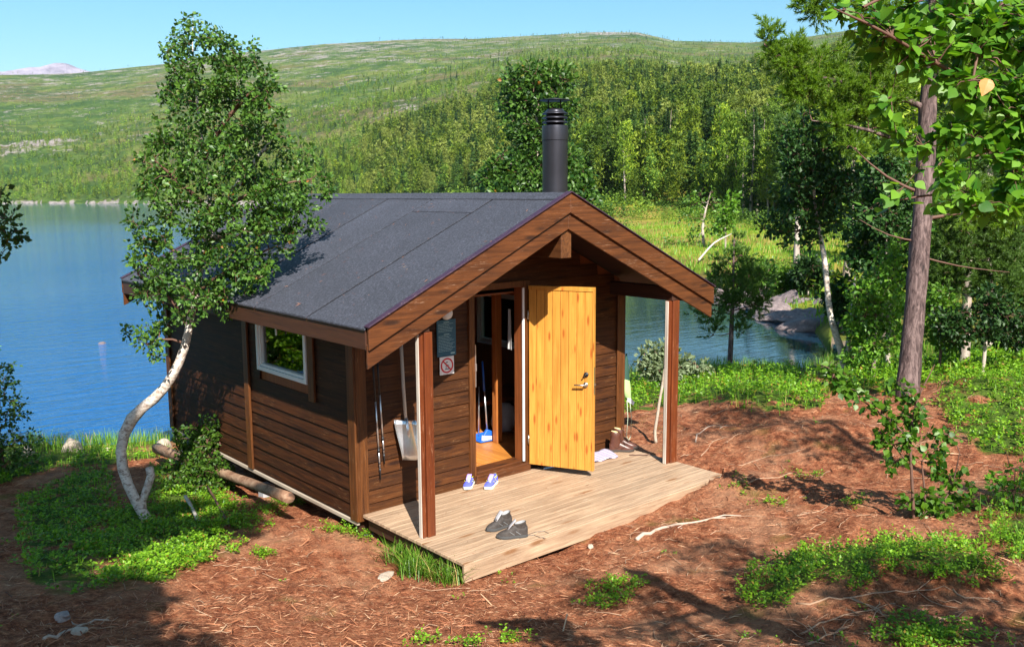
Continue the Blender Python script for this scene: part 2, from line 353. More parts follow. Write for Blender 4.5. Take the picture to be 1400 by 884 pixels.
def m_litter():
    m, nt, b = nm('needle_litter'); r = island(nt)
    col = ramp(nt, r, [(0, (.09,.024,.009)), (.5, (.32,.11,.045)), (.85, (.48,.22,.11)), (1, (.60,.40,.24))])
    L(nt, col, b.inputs['Base Color']); b.inputs['Roughness'].default_value = .7; return m
M['litter'] = m_litter()
def m_rock(name, a, c, moss=None):
    m, nt, b = nm(name); v = mapping(nt); f = noise(nt, v, 5, 8, .7); f2 = noise(nt, v, 22, 4, .7)
    col = ramp(nt, f, [(.35, a), (.65, c)]); col = mix(nt, ramp(nt, f2, [(.55, 0.), (.7, .5)]), col, tuple(q*.45 for q in a))
    if moss: col = mix(nt, ramp(nt, noise(nt, v, 2.5, 4), [(.52, 0.), (.6, 1.)]), col, moss)
    L(nt, col, b.inputs['Base Color']); b.inputs['Roughness'].default_value = .85; bump(nt, b, f2, .6, .02); return m
M['rock'] = m_rock('shore_rock', (.20,.155,.145), (.40,.33,.30))
M['rock_pale'] = m_rock('pale_stone', (.32,.25,.19), (.50,.42,.33))
M['rock_dark'] = m_rock('slab_rock', (.11,.085,.085), (.26,.20,.195))

def m_ground():
    m, nt, b = nm('forest_floor'); v = mapping(nt)
    at = nt.nodes.new('ShaderNodeAttribute'); at.attribute_name = 'green'; gr = at.outputs['Fac']
    # needle litter
    n1 = noise(nt, v, .9, 5, .65); n2 = noise(nt, v, 9, 6, .75); n3 = noise(nt, v, 38, 6, .85)
    lit = ramp(nt, n2, [(.30, (.085,.022,.009)), (.45, (.26,.082,.036)), (.58, (.42,.165,.078)), (.75, (.56,.31,.17))])
    lit = mix(nt, 1., lit, ramp(nt, n3, [(.36, .38), (.5, .9), (.62, 1.35)]), 'MULTIPLY')
    lit = mix(nt, ramp(nt, n1, [(.50, 0.), (.68, .55)]), lit, (.52,.29,.17))
    mossf = ramp(nt, noise(nt, v, 1.7, 4, .6), [(.60, 0.), (.70, .6)])
    lit = mix(nt, mossf, lit, (.13,.115,.02))
    gg = ramp(nt, noise(nt, v, 14, 4, .7), [(.3, (.035,.06,.010)), (.6, (.10,.16,.018)), (.8, (.17,.17,.03))])
    n5 = noise(nt, v, 4, 4, .7)
    gm = ramp(nt, math_(nt, 'ADD', gr, math_(nt, 'MULTIPLY', math_(nt, 'SUBTRACT', n5, .5), .7)), [(.42, 0.), (.58, 1.)])
    near = mix(nt, gm, lit, gg)
    # meadow
    m1 = noise(nt, v, .07, 5, .6); m2 = noise(nt, v, .9, 5, .7)
    mead = ramp(nt, m1, [(.32, (.15,.22,.015)), (.46, (.28,.30,.03)), (.56, (.27,.19,.05)), (.7, (.18,.24,.02))])
    mead = mix(nt, 1., mead, ramp(nt, m2, [(.3, .6), (.7, 1.15)]), 'MULTIPLY')
    af = nt.nodes.new('ShaderNodeAttribute'); af.attribute_name = 'far'
    col = mix(nt, af.outputs['Fac'], near, mead)
    ash = nt.nodes.new('ShaderNodeAttribute'); ash.attribute_name = 'shore'
    col = mix(nt, ramp(nt, math_(nt, 'ADD', ash.outputs['Fac'], math_(nt, 'MULTIPLY', math_(nt, 'SUBTRACT', n5, .5), .5)), [(.45, 0.), (.6, 1.)]), col, (.20,.15,.11))
    L(nt, col, b.inputs['Base Color']); b.inputs['Roughness'].default_value = .9; b.inputs['Specular IOR Level'].default_value = .15
    bump(nt, b, math_(nt, 'ADD', n2, math_(nt, 'MULTIPLY', n3, .5)), .9, .05); return m
M['ground'] = m_ground()
def m_hill():
    m, nt, b = nm('hillside_heath'); v = mapping(nt, (1, 1, 1))
    vs = mapping(nt, (1, 1, 3.5))
    a = noise(nt, v, .006, 6, .65); a2 = noise(nt, vs, .03, 7, .75); a3 = noise(nt, v, .15, 5, .8); a4 = noise(nt, v, .9, 4, .8)
    col = ramp(nt, a, [(.30, (.035,.080,.022)), (.42, (.085,.145,.028)), (.50, (.145,.185,.04)), (.58, (.16,.135,.06)), (.70, (.06,.12,.03))])
    col = mix(nt, 1., col, ramp(nt, a3, [(.3, .5), (.7, 1.3)]), 'MULTIPLY')
    col = mix(nt, ramp(nt, a2, [(.47, 0.), (.56, .75)]), col, (.035,.08,.022))
    at = nt.nodes.new('ShaderNodeAttribute'); at.attribute_name = 'rocky'
    rf = noise(nt, mapping(nt, (1, 1, 4), (.0, 0, .3)), .028, 9, .88)
    rk = math_(nt, 'ADD', rf, math_(nt, 'MULTIPLY', at.outputs['Fac'], .16))
    rk = ramp(nt, rk, [(.550, 0.), (.595, .95)])
    rc = ramp(nt, a4, [(.3, (.17,.14,.13)), (.7, (.48,.42,.40))])
    col = mix(nt, rk, col, rc)
    L(nt, col, b.inputs['Base Color']); b.inputs['Roughness'].default_value = .95; b.inputs['Specular IOR Level'].default_value = .1
    bump(nt, b, math_(nt, 'ADD', a3, math_(nt, 'MULTIPLY', a2, 2.)), .8, 4.); return m
M['hill'] = m_hill()
def m_water():
    m, nt, b = nm('lake_water'); b.inputs['Base Color'].default_value = (.006,.085,.27,1); b.inputs['Roughness'].default_value = .04; b.inputs['IOR'].default_value = 1.33
    b.inputs['Specular IOR Level'].default_value = .5
    v = mapping(nt, (1., 1., 1), (0, 0, rad(-35)))
    v1 = mapping(nt, (.35, 1.6, 1), (0, 0, rad(38)))
    w1 = noise(nt, v1, 1.9, 4, .6, .6); w2 = noise(nt, v1, 5.5, 3, .6); w3 = noise(nt, v, .05, 3)
    h = math_(nt, 'ADD', w1, math_(nt, 'MULTIPLY', w2, .35))
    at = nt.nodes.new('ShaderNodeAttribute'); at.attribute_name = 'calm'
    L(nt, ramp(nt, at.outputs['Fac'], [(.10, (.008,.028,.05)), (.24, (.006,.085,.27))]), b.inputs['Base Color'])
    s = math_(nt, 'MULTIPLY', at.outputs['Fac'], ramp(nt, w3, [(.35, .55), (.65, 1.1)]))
    x = nt.nodes.new('ShaderNodeBump'); x.inputs['Distance'].default_value = .10; L(nt, s, x.inputs['Strength']); L(nt, h, x.inputs['Height']); L(nt, x.outputs[0], b.inputs['Normal'])
    return m
M['water'] = m_water()

# ------------------------------------------------------------------ camera, light, sky
cd = bpy.data.cameras.new('camera'); cam = bpy.data.objects.new('camera', cd); COL.objects.link(cam)
cam.location = tuple(CAM)
from mathutils import Matrix
cam.rotation_euler = Matrix([[rt[i], up[i], -fw[i]] for i in range(3)]).to_euler()
cd.sensor_width = 36; cd.lens = FPX/1400*36; cd.clip_start = .05; cd.clip_end = 30000
scene.camera = cam
SUNV = Vector((.49, 1.03, -1.0)).normalized()
sl = bpy.data.lights.new('sun', 'SUN'); sl.energy = 5.0; sl.angle = rad(.5); sl.color = (1, .945, .86)
so = bpy.data.objects.new('sun', sl); COL.objects.link(so); so.rotation_euler = SUNV.to_track_quat('-Z', 'Y').to_euler()
w = bpy.data.worlds.new('World'); scene.world = w; w.use_nodes = True; nt = w.node_tree
sky = nt.nodes.new('ShaderNodeTexSky'); sky.sky_type = 'NISHITA'; sky.sun_disc = False
sky.sun_elevation = math.asin(-SUNV.z); sky.sun_rotation = math.atan2(-SUNV.x, -SUNV.y)
sky.air_density = 1.0; sky.dust_density = .9; sky.ozone_density = 2.2; sky.altitude = 200
hs = nt.nodes.new('ShaderNodeHueSaturation'); hs.inputs['Saturation'].default_value = 1.25; hs.inputs['Hue'].default_value = .478
nt.links.new(sky.outputs[0], hs.inputs['Color']); nt.links.new(hs.outputs[0], nt.nodes['Background'].inputs[0])
nt.nodes['Background'].inputs[1].default_value = .076
vs = scene.view_settings; vs.view_transform = 'Standard'; vs.look = 'None'; vs.exposure = 1.18; vs.gamma = 1
scene.render.engine = 'CYCLES'; cy = scene.cycles
cy.max_bounces = 8; cy.transparent_max_bounces = 12; cy.sample_clamp_indirect = 8

# ------------------------------------------------------------------ ground sheet (polar grid round the viewpoint)
def poly_w(pix): return np.array([gp(u, v)[:2] for u, v in pix])
def inpoly(P, x, y):
    c = np.zeros(x.shape, bool); j = len(P)-1
    for i in range(len(P)):
        xi, yi = P[i]; xj, yj = P[j]
        c ^= ((yi > y) != (yj > y)) & (x < (xj-xi)*(y-yi)/(yj-yi+1e-12)+xi); j = i
    return c
PATCH = {
 'left': [(150,700),(120,760),(150,800),(230,800),(300,765),(345,735),(350,700),(320,690),(300,640),(250,618),(215,640),(200,690)],
 'leftshade': [(20,690),(30,800),(120,812),(160,800),(140,740),(160,690),(150,640),(90,650)],
 'leftbank': [(-60,640),(-60,690),(20,660),(70,640),(150,640),(240,622),(230,612),(130,616),(60,628),(0,632)],
 'right': [(1012,812),(1020,838),(1080,836),(1130,812),(1200,806),(1290,800),(1395,812),(1388,790),(1340,762),(1300,740),(1215,735),(1130,748),(1060,765)],
 'rightedge': [(1350,690),(1345,740),(1400,790),(1470,800),(1470,660),(1400,665)],
 'rightback': [(1290,520),(1275,560),(1300,590),(1330,620),(1400,625),(1480,620),(1480,500),(1300,505)],
 'rightmid': [(1150,500),(1140,530),(1230,545),(1300,520),(1480,505),(1480,478),(1300,485)],
 'bank': [(848,522),(848,565),(900,560),(935,552),(1000,560),(1060,568),(1130,560),(1140,530),(1100,512),(1050,506),(1010,503),(960,512),(900,520)],
}
PATCHW = {k: poly_w(v) for k, v in PATCH.items()}
def greenness(x, y):
    g = np.zeros(x.shape)
    for k, P in PATCHW.items():
        a = np.zeros(x.shape)
        for q in range(12): a += inpoly(P, x+.22*math.cos(q*.5236)*(1+q % 2)*.6, y+.22*math.sin(q*.5236)*(1+q % 2)*.6)
        g = np.maximum(g, a/12*.80*np.clip(.8+.5*bump2(x, y, .8, 87), .35, 1))
    r = np.hypot(x-CAM[0], y-CAM[1]); u = uof(x, y)
    g = np.maximum(g, np.clip((y-.22*x-6.6)/1.2, 0, .6)*(x < 6)*(y > 5))
    g = np.maximum(g, np.clip((r-15.5)/4, 0, .9))
    return g
ph = np.concatenate([np.arange(-180, -40, 4.), np.arange(-40, -31, .6), np.arange(-31, 31, .115), np.arange(31, 40, .6), np.arange(40, 180, 4.)])
PH = YAW+np.radians(ph)
rr_ = np.concatenate([[.02], np.arange(.6, 4.2, .3), np.geomspace(4.2, 24, 190), np.geomspace(24.4, 1700, 250)[0:], np.geomspace(1800, 3300, 7)])
RRR, PPP = np.meshgrid(rr_, PH, indexing='ij')
GX = CAM[0]+RRR*np.sin(PPP); GY = CAM[1]+RRR*np.cos(PPP); GZ = H(GX, GY)
a_, b_ = GX.shape
def polar(name, i0, i1, mat, attrs):
    g = MB(); G = np.stack([GX[i0:i1], GY[i0:i1], GZ[i0:i1]], -1)
    a, b = G.shape[:2]; i = np.arange(a-1)[:, None]*b; j = np.arange(b)[None]; j2 = (j+1) % b
    g.add(G.reshape(-1, 3), np.stack([i+j, i+b+j, i+b+j2, i+j2], -1).reshape(-1, 4))
    me = g.mesh(name, mat, True); o = bpy.data.objects.new(name, me); COL.objects.link(o); tag(o, kind='structure')
    for nme, arr in attrs.items():
        at = me.attributes.new(nme, 'FLOAT', 'POINT'); at.data.foreach_set('value', arr[i0:i1].astype(np.float32).ravel())
    return o
isplit = int(np.argmin(np.abs(rr_-150)))
U_ = uof(GX, GY)
farf = np.clip((RRR-24)/8, 0, 1)
shore = np.clip(1-(GZ+1.)/.10, 0, 1)*(RRR > 12)
tt_ = np.clip((RRR-itp(U_, T_far))/8, 0, 1)
shore = np.where((U_ < 560), np.clip(1-np.abs(RRR-itp(U_, T_far)-2)/9, 0, 1)*(RRR > 100), shore*.9)
polar('ground', 0, isplit+1, M['ground'], {'green': greenness(GX, GY), 'far': farf, 'shore': shore})
rocky = .55*np.clip((GZ-20)/200, 0, 1)*np.clip(1.2-np.clip((U_-300)/700, 0, 1)*.75, .2, 1)-.25
rocky = rocky+.95*np.exp(-(((U_-60)/55)**2+((RRR-760)/55)**2))+.7*np.exp(-(((U_-840)/70)**2+((RRR-1480)/90)**2))
rocky = rocky+1.3*np.exp(-((RRR-itp(U_, T_far)*(1+.03*bump2(GX, GY, 9, 3))-3)/4)**2)*(U_ < 640)
polar('hillside', isplit, len(rr_), M['hill'], {'rocky': rocky})
# lake sheet
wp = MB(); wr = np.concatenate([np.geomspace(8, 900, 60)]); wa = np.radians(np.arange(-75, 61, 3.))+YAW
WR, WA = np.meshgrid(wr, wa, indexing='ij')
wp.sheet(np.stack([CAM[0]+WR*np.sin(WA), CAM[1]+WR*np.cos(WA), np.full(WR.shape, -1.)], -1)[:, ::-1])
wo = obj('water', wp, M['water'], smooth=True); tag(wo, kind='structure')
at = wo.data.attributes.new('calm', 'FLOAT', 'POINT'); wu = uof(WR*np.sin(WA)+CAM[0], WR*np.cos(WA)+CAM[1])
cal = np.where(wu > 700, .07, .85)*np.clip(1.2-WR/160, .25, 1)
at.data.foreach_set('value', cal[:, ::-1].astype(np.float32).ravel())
# distant bare mountain, haze tint mixed into its rock colour
mm, nt, b = nm('bare_mountain_hazed'); mv = mapping(nt); mf = noise(nt, mv, .012, 8, .7)
L(nt, ramp(nt, mf, [(.4, (.13,.12,.16)), (.6, (.30,.27,.33))]), b.inputs['Base Color']); b.inputs['Roughness'].default_value = .9
mt = MB(); us = np.linspace(-300, 330, 90); prof = np.interp(us, [-300,-150,-40,20,50,70,88,104,125,180,330], [125,122,117,113,107,105,99,99,106,116,124])
prof = prof+.9*bump2(us, us*0, 25, 4)
rows = []
for kk, (dr, fz) in enumerate(((0, 1.), (-500, .72), (-1200, .45), (-2200, 0.), )):
    R0 = 3000+dr*.4; row = []
    for u_, v_ in zip(us, prof):
        d = ray(u_, 270); d = np.array([d[0], d[1]]); d /= np.linalg.norm(d); z = (270-v_)*3000/FPX*.92
        row.append((CAM[0]+d[0]*R0, CAM[1]+d[1]*R0, z*fz+(34*bump2(np.array([u_]), np.array([kk*40.]), 60, 8)[0] if 0 < kk < 3 else 0)))
    rows.append(row)
back = [(x*1.1, y*1.1, -5) for x, y, z in rows[0]]
mt.sheet([back]+rows); mo = obj('mountain', mt, mm, smooth=False); tag(mo, kind='structure')

# ------------------------------------------------------------------ cabin
W_, D_ = 3.70, 4.76; EO = .476; RZ = 3.06; EZ = 1.97; YF, YB = -1.03, 5.07
SL = (RZ-EZ)/(W_/2+EO); XM = W_/2
def roofz(x): return RZ-abs(x-XM)*SL
cabin = thing('cabin', (0, 0, -.1), 'small dark brown timber cabin with black felt roof, covered porch and open pine door', 'cabin')
def lap(mb, org, ud, nd, u0, u1, z0, z1, tl=.030, tu=.014, slope0=None, slope1=None):
    """one lapped board: lower edge proud; ud along, nd outward"""
    o = np.array(org, float); U = np.array(ud, float); Nn = np.array(nd, float); Z = np.array([0, 0, 1.])
    s0 = u0 if slope0 is None else slope0; s1 = u1 if slope1 is None else slope1
    def P(u, z, t): return o+U*u+Z*z+Nn*t
    V = [P(u0, z0, 0), P(u1, z0, 0), P(s1, z1, 0), P(s0, z1, 0), P(u0, z0, tl), P(u1, z0, tl), P(s1, z1, tu), P(s0, z1, tu)]
    F = [(0,3,2,1),(4,5,6,7),(0,1,5,4),(1,2,6,5),(2,3,7,6),(3,0,4,7)]
    if np.cross(U, Z)@Nn < 0: F = [tuple(reversed(f)) for f in F]
    return mb.add(V, F)
BH = .136
def cover_wall(name, org, ud, nd, length, ztop, holes, mat, gable=False, zb=-.06):
    mb = MB(); z = zb; jr = random.Random(hash(name) % 99)
    while z < (RZ if gable else ztop):
        z1 = z+BH-.004
        if gable:
            lo = 0. if z1 < roofz(0)-.14 else XM-(RZ-.14-z1)/SL
            hi = length-lo
            if z < roofz(0)-.14: pass
            if hi-lo < .1: break
        else: lo, hi = 0., length; z1 = min(z1, ztop)
        segs = [(lo, hi)]
        for (a, b, c, d) in holes:
            if z1 > c+.02 and z < d-.02:
                ns = []
                for (p, q) in segs:
                    if b <= p or a >= q: ns.append((p, q)); continue
                    if a > p: ns.append((p, a))
                    if b < q: ns.append((b, q))
                segs = ns
        for p, q in segs: lap(mb, org, ud, nd, p, q, z, z1)
        z += BH
    return obj(name, mb, mat, cabin, bev=.0)
DX0, DX1, DZ0, DZ1 = 1.42, 2.12, .10, 2.06     # door opening
T = .10
# front wall: core slabs + lapped boards
c = MB()
def core_front(mb, y0, y1):
    zt = lambda x: roofz(x)-.15
    for (x0, x1, zb, zt0, zt1) in ((0, DX0, -.08, zt(0), zt(DX0)), (DX1, W_, -.08, None, None)):
        if x0 == 0: mb.prism([(x0, y0, zb), (x1, y0, zb), (x1, y0, zt0+(zt1-zt0)), (x0, y0, zt0)], (0, y1-y0, 0))
        else: mb.prism([(x0, y0, zb), (x1, y0, zb), (x1, y0, zt(x1)), (x0, y0, zt(x0))], (0, y1-y0, 0))
    mb.prism([(DX0, y0, DZ1), (DX1, y0, DZ1), (DX1, y0, zt(DX1)), (XM, y0, zt(XM)), (DX0, y0, zt(DX0))], (0, y1-y0, 0))
    mb.box((DX0, y0, -.08), (DX1, y1, DZ0-.02))
core_front(c, .0, T)
obj('wall', c, M['inner'], cabin)
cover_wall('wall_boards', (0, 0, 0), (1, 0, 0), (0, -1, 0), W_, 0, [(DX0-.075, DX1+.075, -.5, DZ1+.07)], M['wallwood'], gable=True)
# left wall with window hole
WY0, WY1, WZ0, WZ1 = .91, 1.98, 1.17, 1.73
c = MB()
for (y0, y1, z0, z1) in ((T, WY0, -.08, 1.95), (WY1, D_-T, -.08, 1.95), (WY0, WY1, -.08, WZ0), (WY0, WY1, WZ1, 1.95)): c.box((0, y0, z0), (T, y1, z1))
obj('wall', c, M['inner'], cabin)
cover_wall('wall_boards', (0, 0, 0), (0, 1, 0), (-1, 0, 0), D_, 1.97, [(WY0-.03, WY1+.03, WZ0-.03, WZ1+.03)], M['wallwood_y_shaded'])
# right wall (window too) and back wall
c = MB()
for (y0, y1, z0, z1) in ((T, 1.6, -.08, 1.95), (2.7, D_-T, -.08, 1.95), (1.6, 2.7, -.08, .95), (1.6, 2.7, 1.7, 1.95)): c.box((W_-T, y0, z0), (W_, y1, z1))
obj('wall', c, M['inner'], cabin)
cover_wall('wall_boards', (W_, 0, 0), (0, 1, 0), (1, 0, 0), D_, 1.97, [(1.6, 2.7, .95, 1.7)], M['wallwood_y_shaded'])
c = MB(); c.prism([(0, D_-T, -.08), (W_, D_-T, -.08), (W_, D_-T, 1.95), (XM, D_-T, RZ-.15), (0, D_-T, 1.95)], (0, T, 0)); obj('wall', c, M['inner'], cabin)
cover_wall('wall_boards', (0, D_, 0), (1, 0, 0), (0, 1, 0), W_, 0, [], M['wallwood'], gable=True)
# corner boards / battens
def trimbox(a, b, mat='trimwood', name='corner_board', bev=.004):
    q = MB(); q.box(a, b); return obj(name, q, M[mat], cabin, bev=bev)
trimbox((-.052, -.045, -.075), (-.031, .085, 1.95)); trimbox((-.031, -.052, -.075), (.085, -.031, 1.95))
trimbox((-.031,-.031,-.075), (0, 0, 1.9), name='corner_post')
trimbox((W_-.085, -.052, -.075), (W_+.031, -.031, 1.95)); trimbox((W_+.031, -.052, -.075), (W_+.052, .085, 1.95))
trimbox((-.052, D_-.085, -.075), (-.031, D_+.04, 1.95)); trimbox((-.031, D_+.031, -.075), (.085, D_+.052, 1.95)); trimbox((W_-.085, D_+.031, -.075), (W_+.04, D_+.052, 1.95))
for y in (2.24, .72): 
    trimbox((-.058, y, -.07 if y > 1 else .98), (-.031, y+.12, 1.95), name='wall_batten')
# window
def window(x0, x1, y0, y1, z0, z1, out):
    fr = MB(); t = .045
    xa, xb = sorted((x0, x1))
    fr.box((xa, y0, z0), (xb, y0+t, z1)); fr.box((xa, y1-t, z0), (xb, y1, z1)); fr.box((xa, y0+t, z0), (xb, y1-t, z0+t)); fr.box((xa, y0+t, z1-t), (xb, y1-t, z1))
    f = obj('window', fr, M['white'], cabin, bev=.004)
    s = MB(); i = .022; xa2, xb2 = (xa+.018, xb-.02) if out < 0 else (xa+.02, xb-.018)
    y0 += t+.002; y1 -= t+.002; z0 += t+.002; z1 -= t+.002
    s.box((xa2, y0, z0), (xb2, y0+.03, z1)); s.box((xa2, y1-.03, z0), (xb2, y1, z1)); s.box((xa2, y0+.03, z0), (xb2, y1-.03, z0+.03)); s.box((xa2, y0+.03, z1-.03), (xb2, y1-.03, z1))
    obj('sash', s, M['white'], f, bev=.003)
    g = MB(); xm = (xa+xb)/2; g.box((xm-.003, y0+.028, z0+.028), (xm+.003, y1-.028, z1-.028)); obj('pane', g, M['glass'], f)
    return f
gm, nt, b = nm('window_glass'); b.inputs['Base Color'].default_value = (.9,.95,.93,1); b.inputs['Roughness'].default_value = .0; b.inputs['IOR'].default_value = 1.45
tr = nt.nodes.new('ShaderNodeBsdfTransparent'); gl = nt.nodes.new('ShaderNodeBsdfGlossy'); gl.inputs['Roughness'].default_value = .02
fz = nt.nodes.new('ShaderNodeFresnel'); fz.inputs[0].default_value = 1.9; ms = nt.nodes.new('ShaderNodeMixShader')
L(nt, fz.outputs[0], ms.inputs[0]); L(nt, tr.outputs[0], ms.inputs[1]); L(nt, gl.outputs[0], ms.inputs[2]); L(nt, ms.outputs[0], nt.nodes['Material Output'].inputs[0]); M['glass'] = gm
window(-.055, .06, WY0-.03, WY1+.03, WZ0-.03, WZ1+.03, -1)
window(W_-.06, W_+.055, 1.6, 2.7, .95, 1.7, 1)
# window hook
q = MB(); q.box((-.062, 1.49, 1.58), (-.05, 1.51, 1.66)); obj('window_stay', q, M['white'], cabin)
# door frame
fr = MB()
fr.box((DX0-.075, -.052, DZ0-.06), (DX0, .0, DZ1+.07)); fr.box((DX1, -.052, DZ0-.06), (DX1+.075, .0, DZ1+.07)); fr.box((DX0, -.052, DZ1), (DX1, .0, DZ1+.07))
dfm = obj('door_frame', fr, M['trimwood'], cabin, bev=.004)
q = MB(); q.box((DX0-.02, -.085, .0), (DX1+.05, .02, DZ0-.01)); q.box((DX0, -.03, DZ0-.01), (DX1, .14, DZ0+.012)); obj('threshold', q, M['trimwood2'] if 'trimwood2' in M else M['barge'], dfm, bev=.004)
q = MB(); q.box((DX0, .0, DZ0+.01), (DX0+.025, T, DZ1)); q.box((DX1-.025, -.05, DZ0+.01), (DX1-.001, T, DZ1)); obj('jamb', q, M['inner'], dfm, bev=.002)
q = MB(); q.box((DX1-.034, -.056, DZ0+.012), (DX1-.012, -.04, DZ1-.01)); obj('jamb_sunlit_strip', q, M['white'], dfm)  # white strip stands in for sun on the jamb's edge
q = MB(); q.box((DX0-.003, -.056, 1.05), (DX0+.006, -.035, 1.5)); q.box((DX0-.008, -.064, 1.22), (DX0+.008, -.05, 1.3)); obj('strike_plate', q, M['alu'], dfm)
# door leaf
ANG = rad(-64); HX, HY = DX1+.045, -.075; LW, LZ0, LZ1 = .735, .075, 2.075
dd_ = np.array([math.cos(ANG), math.sin(ANG), 0]); dn = np.array([-dd_[1], dd_[0], 0])*1.0   # dn points towards +x side
def leafbox(mb, a0, a1, t0, t1, z0, z1):
    o = np.array([HX, HY, 0]); V = [o+dd_*a+dn*t+np.array([0, 0, z]) for a, t, z in ((a0,t0,z0),(a1,t0,z0),(a1,t1,z0),(a0,t1,z0),(a0,t0,z1),(a1,t0,z1),(a1,t1,z1),(a0,t1,z1))]
    return mb.add(V, [(0,3,2,1),(4,5,6,7),(0,1,5,4),(1,2,6,5),(2,3,7,6),(3,0,4,7)])
dl = MB(); nb = 8; x = .0
for i in range(nb):
    a0 = i*LW/nb; leafbox(dl, a0+.0022, a0+LW/nb-.0022, -.022, .0, LZ0, LZ1-.045)
leafbox(dl, 0, LW, .0, .03, LZ0, LZ1)
leafbox(dl, .0, LW-.0, -.030, .0, LZ1-.044, LZ1)
leafbox(dl, LW, LW+.012, -.03, .03, LZ0, LZ1)
door = obj('door', dl, M['door'], cabin, bev=.002)
def dP(a, t, z): return np.array([HX, HY, 0])+dd_*a+dn*t+np.array([0, 0, z])
q = MB(); q.tube([dP(LW-.075, -.024, 1.03), dP(LW-.075, -.04, 1.03)], .027, 14); q.tube([dP(LW-.075, -.035, 1.03), dP(LW-.075, -.072, 1.03)], .009, 8); q.tube([dP(LW-.07, -.072, 1.03), dP(LW-.19, -.075, 1.025)], [.010, .009], 8); obj('handle', q, M['steel'], door, smooth=True)
q = MB(); q.tube([dP(LW-.07, -.022, 1.14), dP(LW-.07, -.036, 1.14)], .026, 14); q.tube([dP(LW-.07, -.036, 1.14), dP(LW-.075, -.06, 1.14)], [.011, .009], 8); q.tube([dP(LW-.07, -.05, 1.145), dP(LW-.10, -.055, 1.11)], .008, 6); obj('lock_knob', q, M['black'], door, smooth=True)
q = MB(); leafbox(q, LW+.0121, LW+.0145, -.012, .012, .92, 1.22); leafbox(q, LW+.0146, LW+.03, -.006, .006, 1.02, 1.045); obj('lock_plate', q, M['steel'], door)
for z in (.35, 1.75):
    q = MB(); q.tube([dP(-.012, -.01, z-.05), dP(-.012, -.01, z+.05)], .009, 8); obj('hinge', q, M['steel'], door, smooth=True)
# interior
q = MB()
for i in range(30):
    x0 = .1+i*.117
    if x0 > W_-.13: break
    q.box((x0, T, .02), (min(x0+.115, W_-T), D_-T, .085))
obj('floor', q, M['floor'], cabin, bev=.0015)
q = MB(); q.box((.1, .1, 1.98), (W_-.1, D_-.1, 2.0)); obj('ceiling', q, M['inner'], cabin)
# inner partition with a doorway: post, rail, bench
pp = at_z(681, 604, .085)
q = MB(); q.box((pp[0]-.045, pp[1]-.03, .085), (pp[0]+.045, pp[1]+.05, 1.98)); obj('inner_post', q, M['floor2'] if 'floor2' in M else wood('inner_post_pine', (.34,.10,.022), (.52,.19,.045), 'z', .45), cabin, bev=.004)
q = MB(); q.box((.1, pp[1]+.3, .085), (pp[0]-.35, pp[1]+.34, 1.98)); obj('partition', q, M['inner'], cabin)
q = MB(); q.box((pp[0]+.1, pp[1]+.5, .42), (W_-.12, pp[1]+1.1, .47)); q.box((pp[0]+.12, pp[1]+.55, .085), (pp[0]+.17, pp[1]+.6, .42)); q.box((W_-.3, pp[1]+.55, .085), (W_-.25, pp[1]+.6, .42))
obj('bunk', q, M['inner'], cabin, bev=.004)
# floor frame, sill board, piers
q = MB(); q.box((-.04, -.02, -.115), (-.008, D_+.02, -.076)); q.box((.0, D_-.02, -.25), (W_, D_+.0, -.085)); q.box((W_-.03, .0, -.25), (W_, D_, -.085)); obj('sill_beam', q, M['pale_wood'], cabin, bev=.004)
q = MB(); q.box((.12, .1, -.25), (.2, D_-.1, -.09)); q.box((1.8, .1, -.25), (1.9, D_-.1, -.09)); q.box((.0, .02, -.24), (W_, .07, -.085)); obj('floor_joist', q, M['soffit'], cabin)
for x, y in ((.10, .06), (.10, 2.2), (.1, 4.6), (1.85, 4.6), (3.55, 4.6), (3.55, .1)):
    q = MB(); zb = Hs(x, y)-.35; q.box((x-.09, y-.07, zb), (x+.06, y+.07, -.252 if y > 1 else -.243)); obj('pier', q, M['concrete'], cabin, bev=.01)
# roof: core slab both pitches, soffit, felt strips
def pitch(mb, side, y0, y1, t0, t1, xe=0., xr=0.):
    """slab piece: t0,t1 offsets below/above roof plane, xe inset at eave, xr inset at ridge"""
    s = side
    e = XM+s*(XM+EO-xe); r = XM+s*xr
    P = [(e, y0, roofz(e)+t0), (r, y0, roofz(r)+t0), (r, y0, roofz(r)+t1), (e, y0, roofz(e)+t1)]
    mb.prism(P, (0, y1-y0, 0))
roof = MB()
for s in (-1, 1): pitch(roof, s, YF+.045, YB-.045, -.13, -.012, xe=.03)
roof = obj('roof', roof, M['soffit'], cabin)
ys = [YF+.03, .0, 1.07, 1.98, 3.02, 4.05, YB-.03]
for s in (-1, 1):
    fm = MB(); sm = MB()
    for i in range(len(ys)-1):
        lift = .003*(i % 2)
        if i == 1:      # this strip has a short cross joint near the ridge
            xc = .42
            pitch(fm, s, ys[i]+.015, ys[i+1]-.015, -.010, .004+lift, xe=-.015, xr=xc+.008); pitch(fm, s, ys[i]+.015, ys[i+1]-.015, -.010, .004+lift, xe=XM+EO-xc+.008, xr=0)
        else: pitch(fm, s, ys[i]+.015, ys[i+1]-.015, -.010, .004+lift, xe=-.015)
    pitch(sm, s, YF+.03, YB-.03, -.0115, -.002, xe=.0)
    obj('felt', fm, M['felt'], roof); obj('felt_joint', sm, M['feltseam'], roof)
q = MB()
for s in (-1, 1):
    e = XM+s*.14; q.prism([(XM, YF+.03, RZ+.008), (XM, YF+.03, RZ+.014), (e, YF+.03, roofz(e)+.0145), (e, YF+.03, roofz(e)+.008)], (0, YB-YF-.06, 0))
obj('ridge_cap', q, M['felt'], roof)
